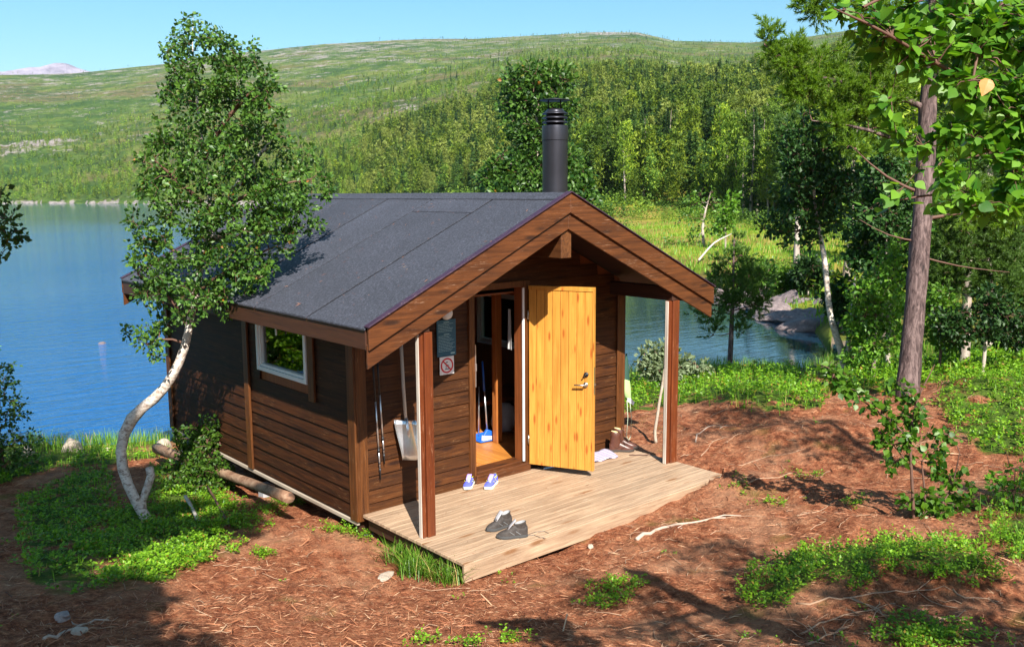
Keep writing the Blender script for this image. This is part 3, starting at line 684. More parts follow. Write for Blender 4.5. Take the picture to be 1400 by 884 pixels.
# barge boards front/back
def barge(y0, y1, zt, zb, s, xe, name='barge_board'):
    q = MB(); e = XM+s*(XM+EO+xe)
    q.prism([(XM, y0, RZ+zt), (XM, y0, RZ+zb), (e, y0, roofz(e)+zb), (e, y0, roofz(e)+zt)], (0, y1-y0, 0)); return obj(name, q, M['barge'], roof, bev=.004)
for s in (-1, 1):
    barge(YF-.0, YF+.028, .012, -.185, s, .0); barge(YF+.029, YF+.055, -.14, -.345, s, -.0)
    barge(YB-.028, YB, .012, -.185, s, .0); barge(YB-.055, YB-.029, -.14, -.345, s, .0)
    for (y0, y1) in ((YF-.02, YF+.055), (YB-.055, YB+.02)):
        q = MB(); e = XM+s*(XM+EO+.012)
        q.prism([(XM, y0, RZ+.0125), (XM, y0, RZ+.026), (e, y0, roofz(e)+.026), (e, y0, roofz(e)+.0125)], (0, y1-y0, 0)); obj('edge_trim', q, M['rim'], roof, bev=.003)
for x0, x1 in ((-EO-.0, -EO+.026), (W_+EO-.026, W_+EO)):
    q = MB(); q.box((x0, YF+.056, EZ-.185), (x1, YB-.056, EZ-.014)); obj('fascia', q, M['fascia'], roof, bev=.004)
# purlins and posts
q = MB(); q.box((XM-.07, YF+.06, 2.43), (XM+.07, .0, 2.74)); obj('ridge_beam', q, M['barge2'] if 'barge2' in M else wood('beam_wood', (.06,.02,.007), (.17,.065,.02), 'y', .5), cabin, bev=.004)
for x in (.06, 3.5):
    q = MB(); q.box((x+.0, YF+.06, 1.87), (x+.12, -.0, 2.02)); obj('porch_beam', q, M['soffit'], cabin, bev=.004)
for x, wd_ in ((.066, .142), (3.45, .175)):
    q = MB(); q.box((x+.009, -.955, .0), (x+wd_*.38, -.897, 1.868)); q.box((x+wd_*.38+.001, -.975, .0), (x+wd_, -.897, 1.868))
    p_ = obj('porch_post', q, M['post'], cabin, bev=.005)
    q = MB(); q.box((x, -.953, .0), (x+.0085, -.912, 1.866)); obj('bare_board', q, M['post_bare'], p_, bev=.002)
# porch deck
dk = MB(); y = -1.625; i = 0
while y < -.06:
    y1 = min(y+.094, -.057); x1 = 3.63
    j = random.choice((None, random.uniform(.8, 2.8)))
    zt = random.uniform(-.0015, .0015)
    if j: dk.box((.0, y, -.03), (j-.001, y1, zt)); dk.box((j+.001, y, -.03), (x1, y1, zt))
    else: dk.box((.0, y, -.03), (x1, y1, zt))
    y += .098
deck = obj('porch_deck', dk, M['deck'], cabin, bev=.003)
q = MB(); q.box((-.004, -1.662, -.165), (3.634, -1.629, .0)); obj('deck_fascia', q, M['deck'], deck, bev=.005)
for x0 in (.04, 1.8, 3.54):
    q = MB(); q.box((x0, -1.6, -.15 if x0 < 3 else -.12), (x0+.05, -.1, -.032)); obj('deck_joist', q, M['soffit'], deck)
# chimney
cx_, cy_ = 3.02, .42; zb = roofz(cx_)-.1
ch = MB(); zt = at_d(760, 173, (np.array([cx_, cy_, 3])-CAM)@fw)[2]-0
ch.lathe([(.148, 0), (.148, zt-zb-.0)], (cx_, cy_, zb), 36)
chim = obj('chimney', ch, M['chim'], cabin, smooth=True); chim.modifiers.new('es', 'EDGE_SPLIT')
q = MB(); q.lathe([(.151, -.17), (.154, -.165), (.154, -.03), (.150, 0), (.12, .001)], (cx_, cy_, zt), 36); obj('collar', q, M['chim'], chim, smooth=True).modifiers.new('es', 'EDGE_SPLIT')
q = MB()
for k in range(3):
    z0 = .015+k*.050
    q.lathe([(.10, z0-.02), (.105, z0+.02), (.150, z0+.015), (.150, z0+.024), (.100, z0+.05), (.09, z0+.05)], (cx_, cy_, zt), 36)
q.lathe([(.10, .14), (.122, .15), (.085, .19), (.05, .19)], (cx_, cy_, zt), 36)
obj('louvre_rings', q, M['chim'], chim, smooth=True)
q = MB(); q.lathe([(.004, .315), (.17, .293), (.178, .288), (.17, .284), (.004, .283)], (cx_, cy_, zt), 40); q.tube([(cx_+.05, cy_-.04, zt+.2), (cx_+.05, cy_-.04, zt+.29)], .008, 6); q.tube([(cx_-.05, cy_+.06, zt+.2), (cx_-.05, cy_+.06, zt+.29)], .008, 6)
obj('rain_cap', q, M['black'], chim, smooth=True)
q = MB(); q.lathe([(.19, -.03), (.152, .10)], (cx_, cy_, roofz(cx_)), 30); obj('flashing', q, M['black'], chim)

# ------------------------------------------------------------------ signs and things on the wall
def flat(name, c, rough=.4):
    m, nt, b = nm(name); b.inputs['Base Color'].default_value = c4(c); b.inputs['Roughness'].default_value = rough; return m
M['signblue'] = flat('sign_blue', (.012,.10,.17)); M['signink'] = flat('sign_print', (.28,.48,.52)); M['signwhite'] = flat('sign_white', (.75,.75,.76)); M['signred'] = flat('sign_red', (.55,.012,.03)); M['signgrey'] = flat('sign_figure', (.12,.14,.18))
x0, x1, z0, z1 = .935, 1.175, 1.425, 1.80
t = thing('notice_board', (x0, -.03, z0), 'dark teal notice board with small pale print on the cabin wall beside the door', 'sign')
q = MB(); q.box((x0, -.044, z0), (x1, -.036, z1)); obj('panel', q, M['signblue'], t, bev=.002)
q = MB(); r_ = random.Random(3); z = z1-.022; k = 0
while z > z0+.05:
    if k in (0, 8): q.box((x0+.085, -.0455, z-.008), (x1-.085, -.0445, z)); z -= .018
    elif k in (7,): z -= .012
    else:
        xx = x0+.018
        end = x1-.018-r_.uniform(0, .07)
        while xx < end:
            wl = r_.uniform(.010, .03); q.box((xx, -.0455, z-.0045), (min(xx+wl, end), -.0445, z)); xx += wl+.005
        z -= .0155
    k += 1
q.box((x1-.07, -.0455, z0+.018), (x1-.018, -.0445, z0+.034)); obj('print', q, M['signink'], t)
xa, xb, za, zb_ = .965, 1.145, 1.235, 1.42
t = thing('prohibition_sign', (xa, -.03, za), 'small white square sign with a red crossed circle below the teal notice board', 'sign')
q = MB(); q.box((xa, -.044, za), (xb, -.037, zb_)); obj('panel', q, M['signwhite'], t, bev=.001)
cxs, czs = (xa+xb)/2, (za+zb_)/2; R1, R0 = .079, .063
q = MB(); th = np.linspace(0, 2*np.pi, 49)[:-1]
ring = [[(cxs+r*math.cos(a), y, czs+r*math.sin(a)) for a in th] for r, y in ((R0, -.0445), (R0, -.0458), (R1, -.0458), (R1, -.0445))]
q.sheet(ring, close=True)
def bar(q, a, b, w, y0, y1):
    a = np.array(a); b = np.array(b); d = (b-a)/np.linalg.norm(b-a); n_ = np.array([-d[1], d[0]])*w/2
    q.prism([(p[0], y0, p[1]) for p in (a+n_, a-n_, b-n_, b+n_)], (0, y1-y0, 0))
bar(q, (cxs-.048, czs+.048), (cxs+.048, czs-.048), .014, -.0466, -.0459)
obj('red_ring', q, M['signred'], t)
q = MB()   # campfire / appliance pictogram: upright body on a base with flame strokes
q.box((cxs-.026, -.0456, czs-.042), (cxs+.028, -.0446, czs-.032)); q.box((cxs-.016, -.0456, czs-.030), (cxs-.008, -.0446, czs+.03)); q.box((cxs+.012, -.0456, czs-.030), (cxs+.02, -.0446, czs+.005)); q.box((cxs-.016, -.0456, czs-.002), (cxs+.02, -.0446, czs+.006)); q.box((cxs-.012, -.0456, czs+.03), (cxs+.012, -.0446, czs+.04))
obj('pictogram', q, M['signgrey'], t)
t = thing('wall_lamp', (1.06, -.03, 1.86), 'round white lamp on the cabin wall above the teal notice board', 'lamp')
q = MB(); n_ = 24; q.tube([(1.06, -.034, 1.865), (1.06, -.05, 1.865), (1.06, -.075, 1.865), (1.06, -.085, 1.865)], [.066, .066, .056, .03], n_); obj('cover', q, M['white'], t, smooth=True)
q = MB(); q.box((1.02, -.0775, 1.858), (1.10, -.076, 1.864)); obj('vent_slot', q, M['black'], t)
# snow shovel
t = thing('snow_shovel', (.5, -.05, .45), 'metal snow shovel with long wooden handle hanging on the wall by the left porch post', 'shovel')
q = MB(); q.tube([(.475, -.075, 1.75), (.487, -.085, 1.2), (.50, -.10, .80)], [.016, .017, .016], 8); obj('handle', q, M['post_bare'], t, smooth=True)
bl = MB(); rows = []
for i in range(9):
    f = i/8; z = .86-.40*f; row = []
    for j in range(13):
        g = j/12-.5; wd = .265*(1-.04*f)
        dep = -.07-.055*(1-(2*g)**2)*(1-.25*f)+(.0 if abs(g) < .42 else -.045*(abs(g)-.42)/.08)
        x = .497+g*wd+.045*f-.01; zz = z-.05*g
        row.append((x, dep+.03*math.cos(f*3.1)-.02, zz))
    rows.append(row)
bl.sheet(rows); o = obj('blade', bl, M['alu'], t, smooth=True); s_ = o.modifiers.new('th', 'SOLIDIFY'); s_.thickness = .003
q = MB(); q.tube([(.50, -.10, .88), (.505, -.125, .74), (.515, -.125, .60)], [.019, .016, .004], 8); obj('socket', q, M['alu'], t, smooth=True)
# trekking poles
for i, (x, dx, z0) in enumerate(((.185, .02, .36), (.235, .02, .50))):
    t = thing('trekking_pole', (x+dx, -.05, z0), ('left' if i == 0 else 'right')+' one of two silver and black trekking poles hanging by the cabin corner', 'pole', 'trekking poles by the cabin corner')
    top = np.array([x-.03, -.06, 1.62]); bot = np.array([x+dx, -.07, z0]); P = lambda f: top+(bot-top)*f
    q = MB(); q.tube([P(.42), P(.80)], .0085, 8); q.tube([P(.80), P(.95)], .0075, 8); obj('shaft', q, M['alu'], t, smooth=True)
    q = MB(); q.tube([P(0), P(.1), P(.115)], [.017, .014, .009], 8); q.tube([P(.115), P(.42)], .009, 8); obj('grip', q, M['black'], t, smooth=True)
    for nn_, fs, rs2 in (('lock_ring', (.795, .825), .012), ('lock_ring', (.90, .915), .011), ('tip', (.95, .975, 1.04), [.012, .008, .004])):
        q = MB(); q.tube([P(f) for f in fs], rs2, 8); obj(nn_, q, M['black'], t, smooth=True)
# broom and dustpan standing just inside the door
bp = at_z(668, 602, .085)
t = thing('broom', bp, 'blue and white hand broom with long handle standing inside the open doorway', 'broom')
q = MB(); q.tube([bp+np.array([-.02, .0, .14]), bp+np.array([-.035, .03, .62])], .011, 8); obj('pole', q, M['alu'], t, smooth=True)
q = MB(); q.tube([bp+np.array([-.035, .03, .62]), bp+np.array([-.045, .05, .98])], [.014, .012], 8); obj('grip', q, M['blue'], t, smooth=True)
q = MB(); q.prism([bp+np.array(p) for p in ((-.09, -.02, .08), (.10, -.05, .05), (.08, -.05, .10), (-.03, -.02, .15))], (0, .04, 0)); obj('broom_head', q, M['blue'], t, bev=.006)
q = MB(); q.prism([bp+np.array(p) for p in ((-.10, -.018, .02), (.12, -.045, .0), (.10, -.045, .05), (-.09, -.018, .08))], (0, .034, 0)); obj('bristles', q, M['signwhite'], t)
dp = at_z(662, 602, .085)
t = thing('dustpan', dp, 'bright blue dustpan with upright handle on the floor inside the doorway', 'dustpan')
q = MB(); q.prism([dp+np.array(p) for p in ((-.12, -.08, .008), (.14, -.10, .008), (.14, .08, .012), (-.12, .08, .012))], (0, 0, .012)); q.prism([dp+np.array(p) for p in ((-.12, .06, .02), (.14, .06, .02), (.12, .08, .08), (-.10, .08, .08))], (0, .01, 0)); obj('pan', q, M['blue'], t, bev=.003)
q = MB(); q.tube([dp+np.array([-.03, .07, .05]), dp+np.array([.0, .09, .66])], .009, 8); obj('pan_handle', q, M['alu'], t, smooth=True)
# bag on the bunk / floor inside and cloth hung by the jamb
def blob(name, c, r, mat, parent=None, seed=0, amp=.25, sub=3, flat_=1.):
    import bmesh
    bm = bmesh.new(); bmesh.ops.create_icosphere(bm, subdivisions=sub, radius=1); rs = np.random.default_rng(seed); ph_ = rs.uniform(0, 6.28, (6, 3)); fr_ = rs.uniform(.8, 3.2, (6, 3))
    for v in bm.verts:
        p = np.array(v.co); d = sum(np.sin(fr_[k]@p*1.3+ph_[k, 0])*(.5/(1+k*.35)) for k in range(6))
        s_ = 1+amp*d*.5; v.co = Vector((p[0]*r[0]*s_, p[1]*r[1]*s_, max(p[2], -.75 if flat_ else -1)*r[2]*s_))
    me = bpy.data.meshes.new(name); bm.to_mesh(me); bm.free(); me.materials.append(mat)
    for p in me.polygons: p.use_smooth = True
    o = bpy.data.objects.new(name, me); COL.objects.link(o); o.location = tuple(c)
    return o
bg = at_z(697, 600, .085)
o = blob('bag', bg+np.array([.1, .22, .2]), (.17, .14, .2), M['signwhite'], seed=5); o.data.materials[0] = flat('bag_cloth', (.32,.33,.34), .8); tag(o, 'grey white soft bag in the dark interior behind the doorway post', 'bag')
q = MB(); q.sheet([[(DX1-.06+.02*math.sin(a*3)+.0*z, .14+.03*math.sin(a*5+z*3)+.03*a, z) for a in np.linspace(0, 1.2, 10)] for z in (1.35, 1.5, 1.65, 1.8)])
o = obj('hanging_cloth', q, flat('cloth_grey', (.5,.5,.5), .9), smooth=True); tag(o, 'pale grey cloth hanging inside at the top right of the doorway', 'cloth')

# ------------------------------------------------------------------ footwear
def shoe(t, base, yaw, Lh, cols, high=.0, seed=0, tip=0):
    """low shoe or boot; toe along +x local. cols: sole, upper, accent, tongue, lining"""
    ca, sa = math.cos(yaw), math.sin(yaw); ct, st_ = math.cos(tip), math.sin(tip)
    def X(P):
        P = np.array(P, float).reshape(-1, 3); P = np.stack([P[:, 0], P[:, 1]*ct-P[:, 2]*st_, P[:, 1]*st_+P[:, 2]*ct], 1)
        return np.stack([P[:, 0]*ca-P[:, 1]*sa, P[:, 0]*sa+P[:, 1]*ca, P[:, 2]], 1)+np.array(base)
    s = np.linspace(0, 1, 15)
    wd = np.interp(s, [0, .05, .18, .4, .6, .75, .9, 1], [.018, .030, .034, .031, .040, .044, .032, .010])*Lh/.29
    bend = .006*np.sin(s*3.1)
    sole = []
    for i, a in enumerate(s):
        x = (a-.5)*Lh; toe = .012*max(0, a-.8)/.2
        row = [(x, bend[i]-wd[i]*1.06, toe), (x, bend[i]-wd[i]*1.12, .014+toe), (x, bend[i]-wd[i]*1.03, .028+toe*.8), (x, bend[i]+wd[i]*1.03, .028+toe*.8), (x, bend[i]+wd[i]*1.12, .014+toe), (x, bend[i]+wd[i]*1.06, toe)]
        sole.append(X(row))
    q = MB(); q.sheet(sole, close=True); q.add(sole[0], [tuple(range(6))]); q.add(sole[-1], [tuple(reversed(range(6)))]); obj('sole', q, cols[0], t, smooth=False)
    # upper
    top = np.interp(s, [0, .06, .2, .42, .55, .75, .9, 1], [.085, .10, .088, .098, .085, .062, .050, .030])+.0
    if high: top = np.interp(s, [0, .06, .2, .42, .55, .75, .9, 1], [.10, .11, .11, .12, .10, .075, .060, .034])
    up_ = []; k = 11
    for i, a in enumerate(s):
        x = (a-.5)*Lh; row = []
        for j in range(k):
            th = math.pi*j/(k-1); yy = -math.cos(th)*wd[i]*(1 if math.sin(th) < .6 else .86+.14*(1-math.sin(th))/.4); zz = .026+(top[i]-.026)*math.sin(th)**.7
            row.append((x, bend[i]+yy, zz))
        up_.append(X(row))
    q = MB(); q.sheet(up_); q.add(up_[0], [tuple(range(k))]); q.add(up_[-1], [tuple(reversed(range(k)))]); obj('upper', q, cols[1], t, smooth=True)
    # collar / shaft
    cz = .088+high; c0 = -.30*Lh
    rows = []
    for zz, rx, ry in ((.05, .075, .030), (.085, .066, .031), (cz*.6+.04, .055, .032), (cz, .058, .036), (cz+.005, .052, .031), (cz-.03, .046, .026), (cz-.045, .01, .008)):
        rows.append(X([(c0+.012+rx*Lh/.29*math.cos(a), ry*Lh/.29*math.sin(a), zz+(.018 if high else .012)*math.cos(a)*(-.6)) for a in np.linspace(0, 2*np.pi, 17)[:-1]]))
    q = MB(); q.sheet(rows[:5], close=True); obj('collar', q, cols[1] if high else cols[2], t, smooth=True)
    q = MB(); q.sheet(rows[4:], close=True); obj('lining', q, cols[4], t, smooth=True)
    # tongue
    zt_ = cz+.022; q = MB()
    tg = [[(c0+.05+f*.075, g*.024, zt_-(f**1.1)*(zt_-.07)+.006) for g in (-1, -.4, .4, 1)] for f in (0, .3, .6, 1.)]
    q.sheet([X(r) for r in tg]); o = obj('tongue', q, cols[3], t, smooth=True); m_ = o.modifiers.new('th', 'SOLIDIFY'); m_.thickness = .006
    q = MB(); nl = 5
    for i in range(nl):
        a = .52+.042*i if not high else .44+.05*i; x = (a-.5)*Lh; z = np.interp(a, s, top)+.004
        if high and i == 0: z += .02
        q.tube(X([(x, -.023, z-.012), (x+.004, -.008, z+.001), (x+.008, .008, z+.001), (x+.010, .023, z-.012)]), .0024, 5)
    obj('laces', q, cols[5] if len(cols) > 5 else cols[3], t, smooth=True)
    # side accents
    for sd in (-1, 1):
        for a0, a1 in ((.25, .40), (.45, .60)):
            q = MB()
            pts = []
            for f in (0, .5, 1):
                a = a0+(a1-a0)*f; x = (a-.5)*Lh; w_ = np.interp(a, s, wd)*1.0; zz = .034+.032*f
                pts.append((x, sd*(w_+.0015-.002*f)+np.interp(a, s, bend), zz))
            q.tube(X(pts), .004, 4); obj('side_stripe', q, cols[2], t)
C_ = lambda n, c, r=.6: flat(n, c, r)
run = [C_('run_sole', (.72,.75,.66)), plain('run_upper', (.10,.12,.62), .6, 0, .3, bscale=60), C_('run_yellow', (.70,.75,.08)), C_('run_lilac', (.42,.32,.75)), C_('run_lining', (.03,.02,.05)), C_('run_laces', (.75,.72,.85))]
for (u, v, yw, lab) in ((641, 664, -142, 'blue and yellow running shoe nearest the cabin wall, left of its pair'), (671, 664, -150, 'blue and yellow running shoe in front of the door sill, right of its pair')):
    p = at_z(u, v, 0); t = thing('running_shoe', (p[0], p[1], 0), lab, 'shoe', 'running shoes by the door'); shoe(t, (p[0], p[1], 0), rad(yw), .31, run)
hk = [C_('hike_sole', (.05,.05,.05), .8), plain('hike_upper', (.040,.032,.028), .75, 0, .85, bscale=45), C_('hike_grey', (.16,.16,.16)), C_('hike_tongue', (.36,.35,.37)), C_('hike_lining', (.30,.30,.31)), C_('hike_laces', (.10,.08,.07))]
for k_, (u, v, yw, lab, tip) in enumerate(((682, 722, 176, 'grey hiking boot with light tongue, rear one of the pair on the open deck', 0), (700, 734, 150, 'grey hiking boot with trailing laces, front one of the pair on the open deck', 0))):
    p = at_z(u, v, 0); t = thing('hiking_boot', (p[0], p[1], 0), lab, 'boot', 'grey hiking boots on the deck'); shoe(t, (p[0], p[1], 0), rad(yw), .285, hk, high=.045, tip=tip)
    if k_ == 1:
        q = MB(); r0 = np.array([p[0]+.12, p[1]-.06, .004])
        q.tube([r0, r0+np.array([.06, -.04, 0]), r0+np.array([.06, -.12, 0]), r0+np.array([.09, -.16, 0])], .0028, 5); q.tube([r0, r0+np.array([.12, .01, 0]), r0+np.array([.19, -.03, 0]), r0+np.array([.19, -.09, .0])], .0028, 5); obj('laces', q, hk[5], t)
br = [C_('boot_sole', (.04,.03,.025), .7), plain('boot_leather', (.085,.030,.018), .38, 0, .4, bscale=25), C_('boot_trim', (.05,.018,.012)), C_('boot_tongue', (.10,.035,.02)), C_('boot_lining', (.62,.50,.24)), C_('boot_laces', (.05,.03,.02))]
for (u, v, yw, lab) in ((838, 607, -42, 'tall brown leather boot with cream lining, front one of the pair by the wall'), (850, 602, -48, 'tall brown leather boot, rear one of the pair beside the cabin corner')):
    p = np.array([3.47, -.27, 0]) if u < 845 else np.array([3.60, -.20, 0]); t = thing('leather_boot', (p[0], p[1], 0), lab, 'boot', 'brown boots by the wall'); shoe(t, (p[0], p[1], 0), rad(yw), .30, br, high=.15)
# striped mat
sm_, nt, b = nm('striped_mat'); wv = nt.nodes.new('ShaderNodeTexWave'); wv.inputs['Scale'].default_value = 7; wv.inputs['Distortion'].default_value = .3; L(nt, mapping(nt, (1, 1, 1), (0, 0, rad(-60))), wv.inputs['Vector'])
L(nt, ramp(nt, wv.outputs['Fac'], [(.35, (.26,.22,.34)), (.55, (.52,.48,.58))]), b.inputs['Base Color']); b.inputs['Roughness'].default_value = .95
p = at_z(812, 626, 0); q = MB(); rows = []
for i in range(10):
    rows.append([(p[0]-.18+i*.045+j*.012, p[1]-.14+j*.028-i*.004, .012+.010*math.sin(i*1.4+j*.3)) for j in range(12)])
q.sheet(rows); o = obj('door_mat', q, sm_, smooth=True); tag(o, 'lilac striped woven mat on the deck behind the open door', 'mat'); m_ = o.modifiers.new('th', 'SOLIDIFY'); m_.thickness = .008
# boot scraper grating under the door
p = at_z(755, 638, 0); t = thing('boot_scraper', (p[0], p[1], 0), 'black and white metal boot scraper grating on the deck under the open door', 'scraper')
q = MB(); a = np.array([.93, -.12, 0]); a /= np.linalg.norm(a); bb = np.array([-a[1], a[0], 0]); P0 = np.array([p[0]-.15, p[1]-.02, 0])
for i in range(11): q.tube([P0+a*.042*i+np.array([0,0,.016]), P0+a*.042*i+bb*.26+np.array([0,0,.016])], .006, 4)
obj('grate', q, M['black'], t)
for s_ in (0, .26):
    q = MB(); q.tube([P0+bb*s_+np.array([0,0,.014]), P0+bb*s_+a*.42+np.array([0,0,.014])], .011, 4); obj('rail', q, M['alu'], t)
# green bag hanging from the right corner
hp = np.array([W_+.075, -.03, 1.12])
t = thing('hanging_bag', hp, 'dark green and lime bag with pale cords hanging at the right corner of the cabin', 'bag')
q = MB(); rows = []
for z, rx, ry in ((0, .008, .006), (-.1, .03, .02), (-.22, .045, .03), (-.33, .055, .03)): rows.append([(hp[0]+.02+rx*math.cos(a)-.012*z, hp[1]+ry*math.sin(a), hp[2]+z) for a in np.linspace(0, 2*np.pi, 13)[:-1]])
q.sheet(rows, close=True); obj('upper_part', q, C_('bag_dark', (.02,.07,.05), .7), t, smooth=True)
q = MB(); rows = []
for z, rx, ry, o_ in ((-.33, .056, .031, 0), (-.44, .07, .035, .01), (-.56, .06, .035, .03), (-.60, .02, .015, .05)): rows.append([(hp[0]+.025+o_+rx*math.cos(a), hp[1]+ry*math.sin(a), hp[2]+z+.02*math.cos(a)*-1) for a in np.linspace(0, 2*np.pi, 13)[:-1]])
q.sheet(rows, close=True); obj('lower_part', q, C_('bag_lime', (.42,.62,.25), .6), t, smooth=True)
q = MB(); q.prism([hp+np.array(v_) for v_ in ((.02, -.03, -.52), (.14, -.04, -.62), (.12, -.04, -.66), (.03, -.03, -.60))], (0, .012, 0)); obj('label_flap', q, M['signwhite'], t)
q = MB()
for dx in (-.0, .05): q.tube([hp+np.array([.02+dx, -.02, -.58]), hp+np.array([.03+dx*1.3, -.03, -.8]), hp+np.array([.01+dx*1.6, -.03, -1.04])], .004, 5)
q.tube([hp+np.array([.01, -.03, -1.04]), hp+np.array([.05, -.03, -1.09]), hp+np.array([.09, -.03, -1.04])], .004, 5); obj('cord', q, C_('cord_pale', (.5,.58,.42), .7), t, smooth=True)
# twig on deck
p = at_z(880, 622, .006); q = MB(); q.tube([p+np.array([-.12, .12, .004]), p+np.array([0, .0, .004]), p+np.array([.13, -.05, .01])], [.007, .006, .003], 5); q.tube([p, p+np.array([.0, -.06, .01])], .003, 4); o = obj('fallen_twig', q, M['twig']); tag(o, 'short brown twig lying on the deck beside the brown boots', 'twig')

# ================================================================== vegetation
def norm(a): return a/(np.linalg.norm(a, axis=-1, keepdims=True)+1e-12)
def frames(d, n_hint):
    X = norm(d); Y = norm(np.cross(n_hint, X)); Z = np.cross(X, Y); return X, Y, Z
# leaf templates: along +x, unit length
LEAF_LO = (np.array([(0,0,0),(.45,.36,.07),(1,0,-.05),(.45,-.36,.07)]), [np.array([(0,1,2),(0,2,3)])])
def _hi():
    tx = np.array([0,.06,.2,.36,.52,.68,.84,1.]); wd = np.array([0,.20,.37,.41,.35,.24,.11,0]); V = []; F = []
    for i, (x, w_) in enumerate(zip(tx, wd)):
        zc = -.10*x*x; V += [(x, 0, zc-.015), (x-(.03 if i % 2 else 0), w_, zc+.03*w_/.4), (x-(.03 if i % 2 else 0), -w_, zc+.03*w_/.4)]
    for i in range(len(tx)-1):
        a = i*3; b = a+3; F += [(a, b, b+1, a+1), (a, a+2, b+2, b)]
    return (np.array(V), [np.array(F)])
LEAF_HI = _hi()
def _tuft(nb=22, ln=.5, wdt=.05, seed=0, ang=(.35, 1.0)):
    r = np.random.default_rng(seed); V = []; F = []
    for i in range(nb):
        f = r.uniform(0, .75); th = r.uniform(0, 6.283); a = r.uniform(*ang)*(1-.35*f); l = ln*r.uniform(.7, 1.1)
        d = np.array([math.cos(a), math.sin(a)*math.cos(th), math.sin(a)*math.sin(th)]); s = norm(np.cross(d, r.normal(size=3))); o = np.array([f, 0, 0])
        k = len(V); V += list((o-s*wdt/2, o+s*wdt/2, o+d*l)); F.append((k, k+1, k+2))
    return (np.array(V), [np.array(F)])
TUFTS = [_tuft(34, .55, .085, i, (.45, 1.15)) for i in range(3)]
TUFT_LO = [_tuft(12, .8, .16, 10+i, (.3, 1.2)) for i in range(3)]
def rdir(n, r): return norm(r.normal(size=(n, 3)))

def grow(trunk, rad0, limbs, blobs, ntwig, r, droop=0., wob=.06, step=.16, twr=.006, upbias=.35):
    """skeleton: trunk + limbs polylines, then twigs to random points in blobs, each joined to the nearest wood"""
    wood = []; nodes = []; nr = []
    for pl, ra in [(trunk, rad0)]+limbs:
        P = np.array(pl, float); seg = [P[0]]
        R = np.array(ra, float); RR = [R[0]]
        for i in range(len(P)-1):
            m = max(1, int(np.linalg.norm(P[i+1]-P[i])/step))
            for k in range(1, m+1): seg.append(P[i]+(P[i+1]-P[i])*k/m); RR.append(R[i]+(R[i+1]-R[i])*k/m)
        seg = np.array(seg)
        # smooth
        for _ in range(2): seg[1:-1] = .25*seg[:-2]+.5*seg[1:-1]+.25*seg[2:]
        wood.append((seg, np.array(RR), 10 if RR[0] > .04 else 6)); k0 = int(len(seg)*(.3 if pl is trunk else .1))
        nodes += list(seg[k0:]); nr += RR[k0:]
    nodes = [np.array(q) for q in nodes]; vol = np.array([b[1]**2 for b in blobs]); pr = vol/vol.sum()
    tg = []
    for i in range(ntwig):
        b = blobs[r.choice(len(blobs), p=pr)]; c = np.array(b[0]); R = b[1]; sh = np.array(b[2] if len(b) > 2 else (1, 1, 1))
        d = rdir(1, r)[0]; tg.append(c+d*sh*R*r.uniform(.25, 1.)**.5)
    tg = np.array(tg); NA = np.array(nodes); dist = np.array([np.min(((NA-t)**2).sum(1)) for t in tg]); tg = tg[np.argsort(dist)]
    cap = len(nodes)+ntwig*8; arr = np.zeros((cap, 3)); arr[:len(nodes)] = NA; n_ = len(nodes); dep = np.zeros(cap)
    ends = []
    for t in tg:
        d2 = ((arr[:n_]-t)**2).sum(1)+dep[:n_]*.01+np.where(arr[:n_, 2] > t[2]+.1, .06, 0); j = int(np.argmin(d2)); a = arr[j].copy(); dpt = dep[j]+1
        Ld = np.linalg.norm(t-a); m = max(2, min(6, int(Ld/step)+1)); pts = [a]
        off = rdir(1, r)[0]*wob*Ld
        for k in range(1, m+1):
            f = k/m; q = a+(t-a)*f+off*math.sin(f*math.pi)+np.array([0, 0, upbias*Ld*.3*math.sin(f*math.pi)-droop*Ld*f*f])+r.normal(size=3)*wob*.12*Ld
            pts.append(q); 
            if n_ < cap: arr[n_] = q; dep[n_] = dpt; n_ += 1
        rr = max(twr*.6, twr*(2.6-.45*dpt)); wood.append((np.array(pts), np.linspace(rr, twr*.5, len(pts)), 4)); ends.append((np.array(pts), t))
    return wood, ends
def wood_mesh(wood, jit=.08, thr=.034):
    mb = MB()
    for i, (P, R, k) in enumerate(wood): mb.tube(P, R, k, caps=False, jit=jit if k > 6 else 0, seed=i, m=0 if R[0] > thr else 1)
    return mb
def leaves_on(ends, per, size, r, T=LEAF_LO, spread=.12, sunny=.5, var=.3, droop=.25, along=.75):
    pos = []; dirs = []
    for pts, t in ends:
        k = r.poisson(per)
        if k == 0: continue
        f = 1-r.uniform(0, 1, k)**1.3*along; idx = f*(len(pts)-1); i0 = np.minimum(idx.astype(int), len(pts)-2); fr = (idx-i0)[:, None]
        p = pts[i0]*(1-fr)+pts[i0+1]*fr; ax = norm(pts[-1]-pts[0]); d = norm(rdir(k, r)+ax*.6+np.array([0, 0, -droop]))
        pos.append(p+d*r.uniform(.1, 1., (k, 1))*spread); dirs.append(d)
    pos = np.vstack(pos); d = np.vstack(dirs); n_ = len(pos)
    hint = norm(rdir(n_, r)+np.array([0, 0, sunny*1.6])+np.array([-.3, -.4, 0])*sunny)
    X, Y, Z = frames(d, hint); sc = size*r.uniform(1-var, 1+var, n_)
    mb = MB(); mb.inst(T, pos, X, Y, Z, sc); return mb
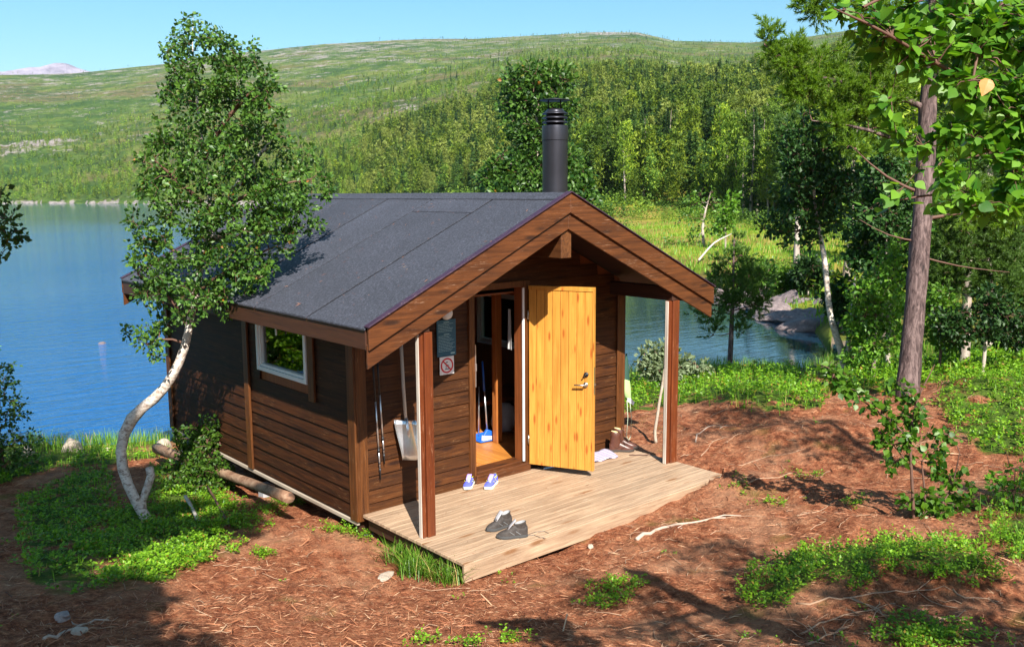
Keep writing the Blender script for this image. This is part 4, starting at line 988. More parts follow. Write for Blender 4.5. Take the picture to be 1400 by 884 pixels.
def tufts_on(ends, per, size, r, Ts=TUFTS, spread=.08, up_=.5, along=.8):
    pos = []; dirs = []
    for pts, t in ends:
        k = max(1, r.poisson(per)); f = 1-r.uniform(0, 1, k)*along; idx = f*(len(pts)-1); i0 = np.minimum(idx.astype(int), len(pts)-2); fr = (idx-i0)[:, None]
        p = pts[i0]*(1-fr)+pts[i0+1]*fr; ax = norm(pts[-1]-pts[0]); d = norm(rdir(k, r)*.9+ax*.6+np.array([0, 0, up_])); pos.append(p+d*spread*r.uniform(0, 1, (k, 1))); dirs.append(d)
    pos = np.vstack(pos); d = np.vstack(dirs); n_ = len(pos); X, Y, Z = frames(d, rdir(n_, r)); sc = size*r.uniform(.75, 1.25, n_); mb = MB(); w_ = r.integers(0, len(Ts), n_)
    for i, T in enumerate(Ts):
        s = w_ == i; mb.inst(T, pos[s], X[s], Y[s], Z[s], sc[s])
    return mb
def pxl(pts, dep):
    """outline points in the picture -> points in space at given depths (layout only)"""
    out = []
    for i, p in enumerate(pts):
        d = dep if np.isscalar(dep) else dep[i]
        if len(p) > 2: d = d+p[2]
        out.append(at_d(p[0], p[1], d))
    return out
def pxb(bl, depth, flat_=.8):
    return [(at_d(b[0], b[1], depth+(b[3] if len(b) > 3 else 0)), b[2]*depth/FPX, (1, 1, 1)) for b in bl]
def dep_of(p): return float((np.array(p)-CAM)@fw)
def tree(name, label, cat, base, wood, crown_mb, bark, leafm, group=None, crown='crown', smooth=True):
    t = thing(name, base, label, cat, group); obj('trunk', wood_mesh(wood), [bark, M['twig']], t, smooth=smooth); obj(crown, crown_mb, leafm, t, smooth=leafm is M['leaf_near']); return t

# ---- crooked birch on the left
r = np.random.default_rng(101)
b0 = gp(204, 712); D0 = dep_of(b0)
tr_px = [(205,716),(196,702),(183,683),(176,662),(164,642),(161,618),(168,590),(178,568),(193,556),(212,548),(228,532),(235,512),(247,497),(254,475),(258,450),(262,425),(268,398),(275,368),(283,330),(288,290),(287,245),(279,217),(275,185),(270,140),(266,100),(262,60),(264,25)]
dd0 = D0+np.array([0,0,0,0,.02,.05,.08,.08,.05,0,-.05,-.08,-.1,-.1,-.08,-.05,0,0,.05,.05,.05,0,0,.05,.1,.1,.1])
R_ = np.array([.115,.10,.095,.095,.10,.105,.11,.115,.10,.095,.092,.09,.088,.08,.075,.07,.062,.056,.05,.044,.038,.034,.028,.022,.016,.010,.005])*.56
trunk = pxl(tr_px, list(dd0))
limbs = [(pxl([(284,330),(305,318),(335,308),(352,318),(378,322),(400,318)], [D0,D0-.1,D0-.15,D0-.2,D0-.2,D0-.25]), [.045,.04,.036,.03,.022,.012]),
 (pxl([(279,217),(295,185),(312,158),(330,140),(350,118)], [D0,D0-.1,D0-.2,D0-.2,D0-.3]), [.03,.028,.024,.018,.008]),
 (pxl([(283,330),(325,250),(352,215),(372,190)], [D0,D0+.2,D0+.3,D0+.3]), [.035,.028,.02,.008]),
 (pxl([(288,290),(262,262),(235,240),(212,220)], [D0,D0-.15,D0-.3,D0-.4]), [.03,.022,.016,.008]),
 (pxl([(275,368),(250,345),(222,330),(198,325)], [D0,D0-.1,D0-.2,D0-.2]), [.03,.022,.015,.007]),
 (pxl([(268,398),(310,372),(345,352),(368,340)], [D0,D0-.1,D0-.2,D0-.3]), [.03,.022,.015,.007]),
 (pxl([(262,425),(300,412),(335,415)], [D0,D0-.1,D0-.2]), [.022,.015,.007]),
 (pxl([(255,470),(236,462),(215,455),(200,470)], [D0,D0-.1,D0-.2,D0-.2]), [.018,.013,.009,.005]),
 (pxl([(258,450),(232,400),(205,385),(188,375)], [D0,D0-.1,D0-.2,D0-.2]), [.022,.016,.010,.005]),
 (pxl([(288,290),(335,268),(385,250),(425,245)], [D0,D0-.05,D0+.1,D0+.2]), [.03,.022,.013,.006])]
bl = [(262,42,34),(240,60,26,.2),(298,62,34),(330,72,26),(280,100,45),(330,110,48,-.2),(362,112,30),(250,120,36,.2),(240,165,46,.2),(310,165,50,-.2),(365,160,42,.2),(225,215,44,-.1),(290,215,52,.4),(355,215,56,.3),(405,215,34),(215,265,42,-.3),(270,280,50,.4),(330,270,50,-.4),(390,265,48,0),(430,250,28,.1),(415,290,34),(208,310,36,-.2),(255,330,48,.2),(315,320,48,-.4),(375,300,42,.3),(195,350,30,-.2),(235,380,42,-.1),(290,370,46,-.3),(340,360,42,-.2),(215,400,26),(262,412,34,.2),(320,400,34,-.2),(360,372,22),(190,395,16),(200,460,20,-.2),(178,448,10),(212,478,16,-.2),(222,440,18,0),(395,330,22,-.2)]
bl = [(b[0], b[1], b[2]*.95)+tuple(b[3:]) for b in bl]
wood_, ends = grow(trunk, R_, limbs, pxb([b if i % 2 else (b[0], b[1], b[2]*.8, -.45) for i, b in enumerate(bl)], D0), 880, r, droop=.12, wob=.14, step=.13, twr=.0035)
lv = leaves_on(ends, 23, .049, r, LEAF_LO, spread=.075, sunny=.3)
bt = tree('birch_tree', 'crooked birch with curving white trunk and glossy green crown left of the cabin', 'tree', b0, wood_, lv, M['birchbark'], M['leaf'])
q = MB(); q.tube(pxl([(196,702),(195,684),(202,664),(206,650),(204,638)], [D0+.02,D0+.03,D0+.05,D0+.05,D0+.05]), [.042,.038,.04,.043,.04], 10, jit=.1); obj('stump', q, M['birchbark'], bt, smooth=True)

def px_tree(name, label, cat, base_uv, trunk_px, radii, limbs_px, blobs_px, ntw, per, lsz, seed, bark='farbark', leaf='leaf_mid', needles=False, depth=None, group=None, spread=None, Ts=None, twr=.006, step=.2, T=LEAF_LO, droop=0, wob=.12, zoff=0, sunny=.45):
    r = np.random.default_rng(seed)
    b = gp(*base_uv) if depth is None else at_d(base_uv[0], base_uv[1], depth)
    if depth is not None: b[2] = Hs(b[0], b[1]) if zoff == 0 else b[2]
    D = dep_of(b) if depth is None else depth
    tr = pxl(trunk_px, D); tr[0] = np.array([b[0], b[1], b[2]-.05])
    lm = [(pxl(p, D), ra) for p, ra in limbs_px]
    bl = pxb(blobs_px, D)
    wd_, en = grow(tr, radii, lm, bl, ntw, r, droop=droop, wob=wob, step=step, twr=twr)
    sp = spread or lsz*2
    cr = tufts_on(en, per, lsz, r, Ts or TUFTS, spread=sp*.6, along=.45) if needles else leaves_on(en, per, lsz, r, T, spread=sp, sunny=sunny)
    return tree(name, label, cat, b, wd_, cr, M[bark], M[leaf], group)

# ---- leaning shrub by the log (left of the cabin)
px_tree('shrub', 'leafy green shrub growing over the log between the crooked birch and the cabin wall', 'shrub', (285,668), [(300,722),(288,690),(281,660),(286,630),(284,600)], [.018,.016,.014,.010,.006],
 [([(282,650),(262,632),(245,628)], [.012,.008,.004]), ([(284,625),(300,605),(312,598),(322,600)], [.01,.008,.006,.004]), ([(284,640),(283,600),(280,575)], [.01,.007,.004])],
 [(258,600,20),(285,575,14),(275,605,26),(300,598,16),(322,600,12),(262,632,24),(288,640,28),(240,650,22),(262,668,26),(295,672,26),(310,650,14),(315,690,16),(290,705,20),(270,620,26)], 420, 13, .046, 102, bark='twig', leaf='leaf_mid', twr=.003, step=.1, spread=.05)
# ---- shrubs on left edge
px_tree('shrub', 'dense leafy shrub on the lake shore at the left edge of the picture', 'shrub', (8,648), [(0,660),(0,620),(-5,580),(-10,540)], [.03,.025,.018,.01], [],
 [(20,610,30),(-10,600,40),(45,600,16),(5,560,30),(28,565,20),(0,520,22),(10,495,10),(-30,540,50),(-20,640,40),(25,635,22)], 260, 10, .055, 103, bark='twig', leaf='leaf', twr=.004, spread=.07)
D1 = 7.5
px_tree('birch_tree', 'birch reaching small hanging leafy twigs in from the left edge over the lake', 'tree', (-330,700), [(-330,700),(-300,450),(-260,200),(-250,-40),(-240,-200)], [.12,.1,.07,.05,.02],
 [([(-262,210),(-180,230),(-90,262),(-20,282),(12,300)], [.04,.03,.02,.01,.005]), ([(-255,120),(-150,100),(-100,40)], [.03,.02,.01])],
 [(2,270,16),(8,300,20),(14,325,16),(8,350,14),(2,300,22),(0,335,20),(-30,280,34),(28,325,6),(-80,280,50),(-140,240,80),(-160,120,110),(-250,0,150),(-290,200,120),(-130,30,60)], 620, 12, .05, 104, bark='birchbark', leaf='leaf', depth=D1, twr=.004, spread=.07)

# ---- broadleaf tree behind the ridge by the chimney
DB = 26.
r = np.random.default_rng(105); bb_ = at_d(735, 300, DB); bb_[2] = -.75
px_tree('birch_tree', 'tall bushy green birch rising behind the roof ridge beside the chimney', 'tree', (735,400), [(735,430),(735,300),(733,230),(735,170),(735,110)], [.16,.13,.1,.07,.02],
 [([(734,240),(700,225),(680,215)], [.05,.03,.01]), ([(733,250),(765,235),(785,225)], [.05,.03,.01]), ([(734,180),(708,150),(700,120)], [.04,.03,.01]), ([(735,160),(760,130),(768,110)], [.04,.03,.01])],
 [(705,115,22),(735,108,22),(762,112,20),(700,145,20),(735,145,28),(765,145,22),(712,178,18),(740,185,22),(735,215,22),(700,222,22),(680,240,22),(715,245,28),(750,235,28),(775,215,18),(785,245,20),(665,248,12),(745,265,36),(700,275,40),(790,280,30)], 760, 20, .14, 105, depth=DB, leaf='leaf', twr=.012, step=.4, spread=.28)

# ---- inlet and right-hand side
px_tree('willow_bush', 'pale grey green willow bush standing behind the right porch post', 'shrub', (905,512), [(905,520),(903,500),(900,485)], [.02,.015,.008], [([(905,510),(885,498),(878,490)], [.012,.008,.004]), ([(905,510),(930,500),(950,495)], [.012,.008,.004])],
 [(888,488,12),(900,478,12),(915,490,14),(880,498,10),(935,498,12),(950,505,10),(905,505,16),(893,510,12),(925,512,14),(965,505,7)], 170, 9, .085, 106, depth=16.5, leaf='leaf_willow', bark='farbark', twr=.005, spread=.11)
px_tree('young_pine', 'small slender pine with open whorls standing at the inlet shore right of the porch', 'tree', (997,500), [(998,503),(999,470),(1001,430),(1002,400),(1003,370),(1003,335),(1004,318)], [.06,.055,.045,.035,.026,.014,.006],
 [([(999,455),(985,465),(975,458)], [.014,.01,.005]), ([(1001,430),(975,428),(955,415)], [.016,.012,.005]), ([(1001,425),(1025,420),(1050,410)], [.016,.012,.005]), ([(1002,400),(978,392),(960,380)], [.014,.01,.005]), ([(1002,395),(1025,380),(1045,372)], [.014,.01,.005]), ([(1003,365),(985,350)], [.01,.004]), ([(1003,360),(1020,340)], [.01,.004])],
 [(1003,330,10),(1008,352,12),(990,360,10),(1020,355,12),(985,385,18),(1020,385,20),(1040,380,12),(968,400,14),(1000,405,22),(1030,405,18),(955,425,10),(985,420,18),(1015,425,16),(975,445,10),(1010,450,8),(972,462,7),(1040,420,10)], 210, 5, .15, 107, depth=20., needles=True, leaf='needle_dark', bark='pinebark', twr=.006, step=.25)
DF = 15.5
px_tree('birch_tree', 'dark leafed birch with forked white trunk left of the big pine', 'tree', (1157,490), [(1158,500),(1156,482),(1140,460),(1133,430),(1131,390),(1127,345),(1118,310),(1112,270),(1112,225),(1112,180)], [.07,.065,.055,.052,.048,.042,.034,.026,.018,.008],
 [([(1157,484),(1164,450),(1166,410),(1169,378)], [.045,.038,.03,.01]), ([(1118,310),(1090,322),(1065,318),(1045,312)], [.028,.02,.014,.006]), ([(1112,270),(1090,240),(1080,220)], [.02,.015,.006]), ([(1114,285),(1140,260),(1158,235)], [.022,.015,.006]), ([(1112,225),(1100,185),(1098,165)], [.015,.01,.004])],
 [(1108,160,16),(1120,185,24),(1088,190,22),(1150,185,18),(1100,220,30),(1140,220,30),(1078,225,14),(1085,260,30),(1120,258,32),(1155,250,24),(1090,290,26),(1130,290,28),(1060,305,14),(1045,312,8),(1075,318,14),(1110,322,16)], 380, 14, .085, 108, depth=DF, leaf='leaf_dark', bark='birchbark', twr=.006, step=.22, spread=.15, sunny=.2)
px_tree('pine_tree', 'thin dead looking pine standing in the meadow behind the dark birch', 'tree', (1089,372), [(1087,375),(1089,340),(1091,300),(1092,255),(1092,200)], [.12,.11,.10,.08,.04],
 [([(1089,335),(1075,342)], [.02,.006]), ([(1090,345),(1104,352)], [.02,.006])], [(1092,205,22),(1088,235,24),(1075,180,18),(1100,225,20)], 110, 5, .3, 109, depth=34., needles=True, leaf='needle_dark', bark='farbark', twr=.015, step=.4)
# main pine
pb = gp(1240, 541); DP = dep_of(pb)
px_tree('pine_tree', 'big pine with scaly red brown trunk and long needled boughs on the right', 'tree', (1240,541), [(1236,548),(1240,520),(1246,480),(1250,430),(1256,360),(1261,290),(1266,220),(1268,150),(1275,60),(1280,-40),(1285,-160),(1290,-320)], [.175,.155,.145,.140,.136,.13,.125,.115,.10,.085,.07,.03],
 [([(1268,150),(1225,128),(1185,118),(1140,112),(1090,95),(1045,62)], [.045,.038,.032,.025,.016,.006]),
  ([(1266,210),(1215,185),(1160,170),(1110,165)], [.04,.03,.02,.008]),
  ([(1262,265),(1210,245),(1170,205)], [.025,.018,.006]),
  ([(1275,50),(1210,20),(1150,0),(1110,-20)], [.045,.035,.022,.01]),
  ([(1264,230),(1320,215),(1380,205)], [.03,.02,.008]), ([(1260,300),(1320,290),(1400,285)], [.03,.02,.008]), ([(1268,120),(1330,80),(1390,50)], [.03,.02,.008]),
  ([(1258,330),(1215,325),(1175,300)], [.016,.01,.004]), ([(1256,350),(1310,365),(1380,372)], [.016,.01,.004]), ([(1280,-60),(1200,-120),(1120,-150)], [.05,.03,.01]), ([(1280,-80),(1360,-130),(1460,-150)], [.05,.03,.01])],
 [(1045,48,14),(1068,70,20),(1080,100,18),(1105,80,22),(1110,115,22),(1145,90,24),(1150,130,24),(1175,105,26),(1180,150,22),(1120,150,16),(1145,170,16),(1200,80,26),(1210,130,26),(1090,130,14),(1110,8,16),(1150,-6,24),(1125,22,12),(1190,0,26),(1220,40,30),(1170,195,20),(1215,185,24),(1290,90,40),(1340,70,40),(1390,60,40),(1320,200,30),(1370,200,36),(1330,285,30),(1380,280,36),(1290,10,34),(1350,-10,50),(1330,-120,60),(1400,-100,70)], 500, 16, .125, 110, needles=True, leaf='needle', bark='pinebark', twr=.005, step=.2)
# shrubs / young trees in the right background
bg_list = [
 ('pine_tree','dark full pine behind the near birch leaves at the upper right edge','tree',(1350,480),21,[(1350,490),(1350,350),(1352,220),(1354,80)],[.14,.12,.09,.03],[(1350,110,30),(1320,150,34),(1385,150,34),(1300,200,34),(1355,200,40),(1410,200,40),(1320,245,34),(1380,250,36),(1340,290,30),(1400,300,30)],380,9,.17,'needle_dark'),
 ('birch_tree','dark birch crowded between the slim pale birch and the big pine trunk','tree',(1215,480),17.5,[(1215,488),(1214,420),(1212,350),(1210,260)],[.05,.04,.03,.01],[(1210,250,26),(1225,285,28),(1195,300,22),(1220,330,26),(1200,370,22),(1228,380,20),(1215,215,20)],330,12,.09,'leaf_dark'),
 ('birch_tree','leafy dark birch right behind the big pine trunk','tree',(1290,470),19,[(1290,480),(1290,400),(1288,300),(1286,200)],[.06,.05,.035,.01],[(1285,190,24),(1300,230,28),(1275,270,22),(1305,290,26),(1280,330,24),(1300,370,26),(1275,390,18)],330,12,.10,'leaf_mid'),
 ('birch_tree','slim pale birch among bushes between the forked birch and the big pine','tree',(1190,470),18,[(1192,475),(1188,420),(1186,360),(1182,310),(1178,270)],[.06,.05,.04,.03,.01],[(1180,270,24),(1195,300,28),(1170,310,18),(1200,340,26),(1175,350,16),(1205,265,20),(1190,235,18)],260,12,.10,'leaf_dark'),
 ('bush','round green bush behind the forked white trunk at the end of the inlet','shrub',(1152,440),26,[(1152,445),(1152,425),(1150,405)],[.05,.04,.02],[(1140,400,18),(1155,395,22),(1150,425,14),(1165,405,20)],170,12,.14,'leaf_dark'),
 ('bush','tall mid green bush just left of the big pine trunk','shrub',(1195,490),15,[(1195,500),(1196,470),(1198,430)],[.04,.03,.015],[(1180,440,26),(1205,420,30),(1215,460,28),(1185,475,22),(1210,380,26),(1180,400,22),(1170,490,14),(1222,340,18)],330,12,.075,'leaf_mid'),
 ('young_pine','bushy young pine with bright needles right of the big trunk','tree',(1320,470),16,[(1320,480),(1322,420),(1325,340),(1328,260)],[.09,.08,.06,.02],[(1310,300,30),(1345,310,34),(1300,340,24),(1370,340,34),(1320,370,34),(1360,390,34),(1290,380,18),(1330,270,26),(1370,285,26)],300,9,.15,'needle_dark'),
 ('young_pine','young pine with sunlit needles at the right edge of the picture behind the undergrowth','tree',(1400,470),17,[(1405,480),(1408,400),(1405,300),(1400,220)],[.09,.08,.06,.02],[(1395,250,30),(1410,300,36),(1390,340,26),(1405,380,36),(1385,400,20),(1420,430,30),(1440,340,50)],260,9,.15,'needle_dark'),
 ('bush','dark shady bush between the two young pines right of the big trunk','shrub',(1345,490),14.5,[(1345,500),(1348,460),(1352,420)],[.035,.025,.012],[(1310,450,24),(1340,440,28),(1375,445,28),(1290,440,16),(1355,410,20),(1400,450,24)],300,12,.075,'leaf_dark'),
 ('bush','light green bush touching the right side of the big pine trunk','shrub',(1285,490),15,[(1285,500),(1287,465),(1290,430)],[.03,.02,.01],[(1280,450,18),(1295,430,20),(1275,420,12),(1300,465,18),(1285,400,14)],160,10,.075,'leaf_mid'),
 ('birch_tree','loose grey stemmed birch in the meadow right of the gable','tree',(962,335),58,[(962,338),(960,310),(965,285),(972,262)],[.10,.09,.06,.02],[(945,275,12),(965,270,14),(985,280,14),(935,300,12),(920,325,12),(950,320,12),(975,310,10),(955,295,10)],90,6,.22,'leaf_mid'),
 ('birch_tree','small thin birch at the meadow edge right of the loose grey birch','tree',(992,330),55,[(992,333),(992,310),(990,290)],[.06,.05,.02],[(990,290,10),(998,305,9),(985,310,8),(1000,275,9)],80,8,.24,'leaf_mid'),
 ('bush','low bush on the far bank above the shore rocks behind the small pine','shrub',(1040,392),36,[(1040,398),(1040,380)],[.05,.02],[(1025,380,14),(1045,372,16),(1060,385,14),(1030,392,12),(1065,395,12)],150,11,.17,'leaf_mid'),
 ('bush','yellow green bush on the rocky far bank left of the dark birch','shrub',(1075,400),33,[(1075,406),(1075,388)],[.05,.02],[(1065,390,10),(1085,388,11),(1095,394,9),(1075,378,10)],140,11,.16,'leaf_mid'),
 ('bush','dark low bush at the foot of the dead looking meadow pine','shrub',(1105,388),32,[(1105,395),(1105,378)],[.05,.02],[(1095,370,12),(1112,368,14),(1125,380,12),(1105,385,10)],130,11,.16,'leaf_dark'),
]
for i, (nme, lab, cat, buv, dpt, tp, ra, bl_, nt_, per, ls, lm) in enumerate(bg_list):
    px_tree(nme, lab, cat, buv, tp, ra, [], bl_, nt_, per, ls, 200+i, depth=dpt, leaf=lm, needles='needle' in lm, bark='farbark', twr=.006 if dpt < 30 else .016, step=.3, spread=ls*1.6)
# backdrop row of forest trees right of the inlet
back_specs = [(1215,330,24,110),(1290,300,26,120),(1360,280,27,130),(1420,320,25,120),(1160,250,38,70),(1240,200,42,80),(1320,180,44,90),(1390,190,42,90),(1460,300,28,140)]

# ---- leafy sapling in the right foreground
sb = gp(1250, 708); DS = dep_of(sb)
px_tree('birch_sapling', 'young birch sapling with two thin brown stems in front of the big pine', 'tree', (1250,708), [(1253,714),(1248,680),(1246,640),(1243,600),(1245,570),(1258,535),(1275,505),(1278,498)], [.016,.015,.014,.013,.011,.008,.005,.003],
 [([(1254,714),(1270,700),(1262,660),(1260,630)], [.012,.011,.009,.005]), ([(1243,600),(1220,575),(1190,555),(1160,535),(1140,515)], [.011,.009,.007,.005,.003]), ([(1268,712),(1300,675),(1308,640),(1312,618)], [.008,.007,.005,.003]), ([(1246,640),(1225,610),(1205,590)], [.008,.006,.003])],
 [(1240,535,18),(1215,560,20),(1250,560,22),(1225,590,26),(1260,590,26),(1205,600,14),(1285,600,16),(1240,615,22),(1278,625,14),(1150,520,22),(1130,500,14),(1165,540,16),(1190,555,12),(1215,525,12),(1280,690,28),(1310,665,22),(1300,700,22),(1265,700,20),(1325,690,16),(1290,640,14),(1235,690,16),(1215,635,10)], 210, 7, .055, 111, bark='twig', leaf='leaf_near', twr=.0028, step=.1, spread=.05, T=LEAF_HI)
px_tree('shrub', 'small leafy shoots at the right edge below the sapling', 'shrub', (1385,700), [(1385,705),(1385,670),(1388,640)], [.008,.006,.003], [], [(1365,660,14),(1390,650,18),(1400,690,20),(1375,690,12),(1410,640,16),(1355,600,8)], 60, 5, .05, 112, bark='twig', leaf='leaf_near', twr=.0025, spread=.04)

# ---- near birch whose branch hangs into the top right corner
r = np.random.default_rng(113); DN = 2.15
nb0 = at_d(1760, 700, 3.0); nb0[2] = Hs(nb0[0], nb0[1])
trk = [nb0, at_d(1740, 500, 2.9), at_d(1700, 250, 2.8), at_d(1690, 0, 2.7), at_d(1685, -90, 2.65), at_d(1690,-160,2.6)]
lm = [(pxl([(1700,250),(1560,230),(1440,170),(1340,120),(1250,70),(1190,30),(1140,12)], [2.8,2.5,2.3,2.2,2.1,2.05,2.0]), [.02,.012,.007,.005,.004,.003,.0015]),
 (pxl([(1700,240),(1560,280),(1440,240),(1360,205),(1290,180)], [2.8,2.5,2.3,2.25,2.2]), [.013,.008,.005,.005,.003]),
 (pxl([(1700,300),(1560,330),(1440,290),(1360,262),(1290,262),(1220,275)], [2.8,2.6,2.4,2.35,2.3,2.3]), [.013,.008,.005,.006,.004,.002]),
 (pxl([(1690,0),(1560,-60),(1400,-30),(1340,40),(1330,110)], [2.7,2.4,2.2,2.15,2.1]), [.013,.008,.005,.005,.003]),
 (pxl([(1690,0),(1520,-90),(1350,-60),(1240,-20),(1180,10)], [2.7,2.4,2.1,2.0,1.95]), [.013,.008,.005,.005,.003])]
bl = [(1150,14,16),(1180,22,26),(1215,50,30),(1250,30,36),(1300,40,44),(1350,45,46),(1395,50,44),(1245,85,20),(1300,110,32),(1330,130,36),(1375,130,44),(1215,140,14),(1300,165,22),(1420,140,40),(1385,195,34),(1340,200,26),(1225,180,14),(1300,240,20),(1330,262,24),(1240,262,14),(1380,265,28),(1215,275,14),(1190,285,9),(1275,280,12),(1420,260,40),(1280,205,24),(1450,60,60),(1450,200,60)]
wood_, ends = grow(trk, [.09,.085,.08,.075,.06,.03], lm, pxb(bl, DN), 470, r, droop=.1, wob=.12, step=.06, twr=.0011)
lv = leaves_on(ends, 6.0, .0285, r, LEAF_HI, spread=.022, sunny=.8, droop=.35, along=.9, var=.35)
t_n = tree('birch_tree', 'near birch branch with large fresh green leaves hanging into the top right corner', 'tree', nb0, wood_, lv, M['twig'], M['leaf_near'])
q = MB(); p_ = np.array([at_d(1352, 108, 1.95)]); X, Y, Z = frames(np.array([up*-.8-rt*.3]), np.array([-fw+up*.2])); q.inst(LEAF_HI, p_, X, Y, Z, np.array([.040]))
om = leafmat('withered_leaf', (.55,.20,.05), (.75,.33,.10), .2); obj('withered_leaf', q, om, t_n)

# ---- trees outside the picture that shade the foreground or reflect in the window
def free_tree(name, label, base, h, cr, seed, ntw=260, leaf='leaf', per=12, ls=.07, cz=.65, lean=(0, 0)):
    r = np.random.default_rng(seed); z0 = Hs(*base); b = np.array([base[0], base[1], z0])
    tr = [b+np.array([lean[0]*f+.06*math.sin(f*5+seed), lean[1]*f+.05*math.cos(f*4+seed), h*f]) for f in np.linspace(0, 1, 9)]
    bl = [(b+np.array([lean[0]*cz+r.normal()*cr*.45, lean[1]*cz+r.normal()*cr*.45, h*r.uniform(cz-.22, cz+.28)]), cr*r.uniform(.35, .6)) for _ in range(14)]
    wd_, en = grow(tr, np.linspace(.10, .015, 9), [], bl, ntw, r, wob=.14, step=.25, twr=.007)
    return tree(name, label, 'tree', b, wd_, leaves_on(en, per, ls, r, LEAF_LO, spread=.14), M['birchbark'], M[leaf])
free_tree('birch_tree', 'birch outside the left of the picture shading the bank', (-5.3, -3.3), 7.2, 1.05, 301, 520, cz=.70, ls=.12, per=34)
free_tree('birch_tree', 'second birch outside the left of the picture, nearer the viewer', (-5.65, -5.2), 8.0, 1.2, 302, 560, cz=.74, ls=.12, per=34)
free_tree('birch_tree', 'third birch left of the viewer on the slope above the lake', (-6.4, -7.7), 7.4, 1.2, 306, 520, cz=.74, ls=.12, per=34)
free_tree('birch_tree', 'fourth birch left of the viewer beside the third one', (-5.6, -1.2), 6.4, 1.1, 310, 420, cz=.66, ls=.12, per=30)
free_tree('birch_tree', 'small birch behind the viewer shading the bottom of the slope', (-2.5, -9.6), 4.6, .75, 303, 200, cz=.72)
free_tree('birch_tree', 'slim birch behind and right of the viewer', (-.9, -8.9), 4.5, .6, 304, 170, cz=.72)
free_tree('birch_tree', 'birch outside the right of the picture near the foreground', (1.2, -10.2), 5.0, .8, 305, 180, cz=.72)
free_tree('birch_tree', 'tall birch outside the right of the picture on the slope', (2.7, -7.3), 6.2, .8, 307, 200, cz=.80)
free_tree('bushy_birch', 'sunlit bushy birch on the shore outside the left of the picture', (-4.2, 8.2), 3.2, 1.5, 308, 420, leaf='cover', ls=.09, cz=.5)
free_tree('bushy_birch', 'low sunlit birch at the water edge outside the left of the picture', (-2.75, 7.3), 2.3, 1.0, 311, 420, leaf='cover', ls=.09, cz=.5)
free_tree('bushy_birch', 'second sunlit bushy birch on the shore outside the left of the picture', (-5.2, 6.4), 3.0, 1.4, 309, 420, leaf='cover', ls=.09, cz=.5)

# ---- stick, logs, roots, stones
def tubething(name, label, cat, pts, ra, mat, k=8, jit=.12, group=None):
    q = MB(); P = np.array(pts); s = [P[0]]; R = [ra[0]]
    for i in range(len(P)-1):
        for f in (.33, .66, 1.): s.append(P[i]+(P[i+1]-P[i])*f); R.append(ra[i]+(ra[i+1]-ra[i])*f)
    s = np.array(s); s[1:-1] = .25*s[:-2]+.5*s[1:-1]+.25*s[2:]
    q.tube(s, R, k, jit=jit, seed=len(name)); o = obj(name, q, mat, smooth=True); return tag(o, label, cat, group)
g0 = gp(896, 605); ds = dep_of(g0)
tubething('walking_stick', 'crooked pale stick standing upright in the ground between the cabin and right porch post', 'stick', pxl([(897,607),(895,590),(899,568),(902,545),(907,520),(910,484)], [ds]*6), [.022,.020,.019,.018,.018,.014], M['pale_wood'])
tubething('log', 'barked log lying beside the left cabin wall with its sawn end towards the viewer', 'log', [at_z(214,612,-.55), at_z(262,630,-.42), at_z(320,652,-.30), at_x(396,680,-.42)], [.075,.068,.058,.055], M['log'], 12, .12)
tubething('branch_stub', 'short bleached branch stub lying in the green leaves left of the shrub', 'branch', [gp(254,690)+[0,0,.1], gp(262,702)+[0,0,.09], gp(271,716)+[0,0,.03]], [.022,.02,.018], M['post_bare'])
tubething('bent_twig', 'bent brown twig in the shrub leaves beside the bleached stub', 'branch', [gp(284,678)+[0,0,.12], gp(298,700)+[0,0,.1], gp(314,722)+[0,0,.02]], [.013,.012,.010], M['twig'])
dm = 60.
tubething('deadwood', 'bleached fallen trunk lying in the meadow right of the gable', 'log', [gp(955,361)+[0,0,.2], gp(975,355)+[0,0,.9], gp(1000,347)+[0,0,1.1]], [.055,.05,.03], M['post_bare'])
def rock(name, label, c, s, mat, seed, group=None):
    o = blob(name, c, s, M[mat], seed=seed, amp=.55, sub=4); 
    import bmesh
    rs = np.random.default_rng(seed+50); me = o.data; co = np.empty(len(me.vertices)*3); me.vertices.foreach_get('co', co); co = co.reshape(-1, 3); nn = norm(co)
    for _ in range(9):   # chop flat facets
        d = rdir(1, rs)[0]; d[2] = abs(d[2]); lim = rs.uniform(.62, .85); q_ = (co/np.array(s))@d; ex = np.maximum(q_-lim, 0)[:, None]*d[None]*np.array(s)*.85; co = co-ex
    co += nn*(bump2(co[:, 0]/max(s)*3, co[:, 1]/max(s)*3+co[:, 2]/max(s)*4, 1.1, seed)[:, None]*.05*max(s)); me.vertices.foreach_set('co', co.ravel())
    o.rotation_euler = (0, 0, rs.uniform(0, 6)); return tag(o, label, 'rock', group)
def sit(u, v, dz=0): 
    p = gp(u, v); p[2] += dz; return p
rock('boulder', 'pinkish boulder on the lake shore at the edge of the left bank', sit(100,616,.05), (.22,.17,.17), 'rock_pale', 1)
rock('boulder', 'small pale boulder on the lake shore right of the pinkish one', sit(147,616,.0), (.09,.08,.07), 'rock_pale', 2)
rock('boulder', 'pale boulder on the lake shore just behind the birch trunk', sit(222,612,.02), (.17,.13,.13), 'rock_pale', 3)
rock('boulder', 'grey boulder half hidden in the shrub at the left edge', sit(38,622,.06), (.13,.1,.11), 'rock_pale', 4)
pw = at_z(140, 469, -1.0); rock('boulder', 'lone brown rock rising from the lake left of the cabin', pw+np.array([0,0,-.05]), (.22,.15,.10), 'rock_dark', 5)
rock('stone', 'small white stone on the brown ground in front of the deck', sit(808,750,.01), (.035,.03,.028), 'rock_pale', 6)
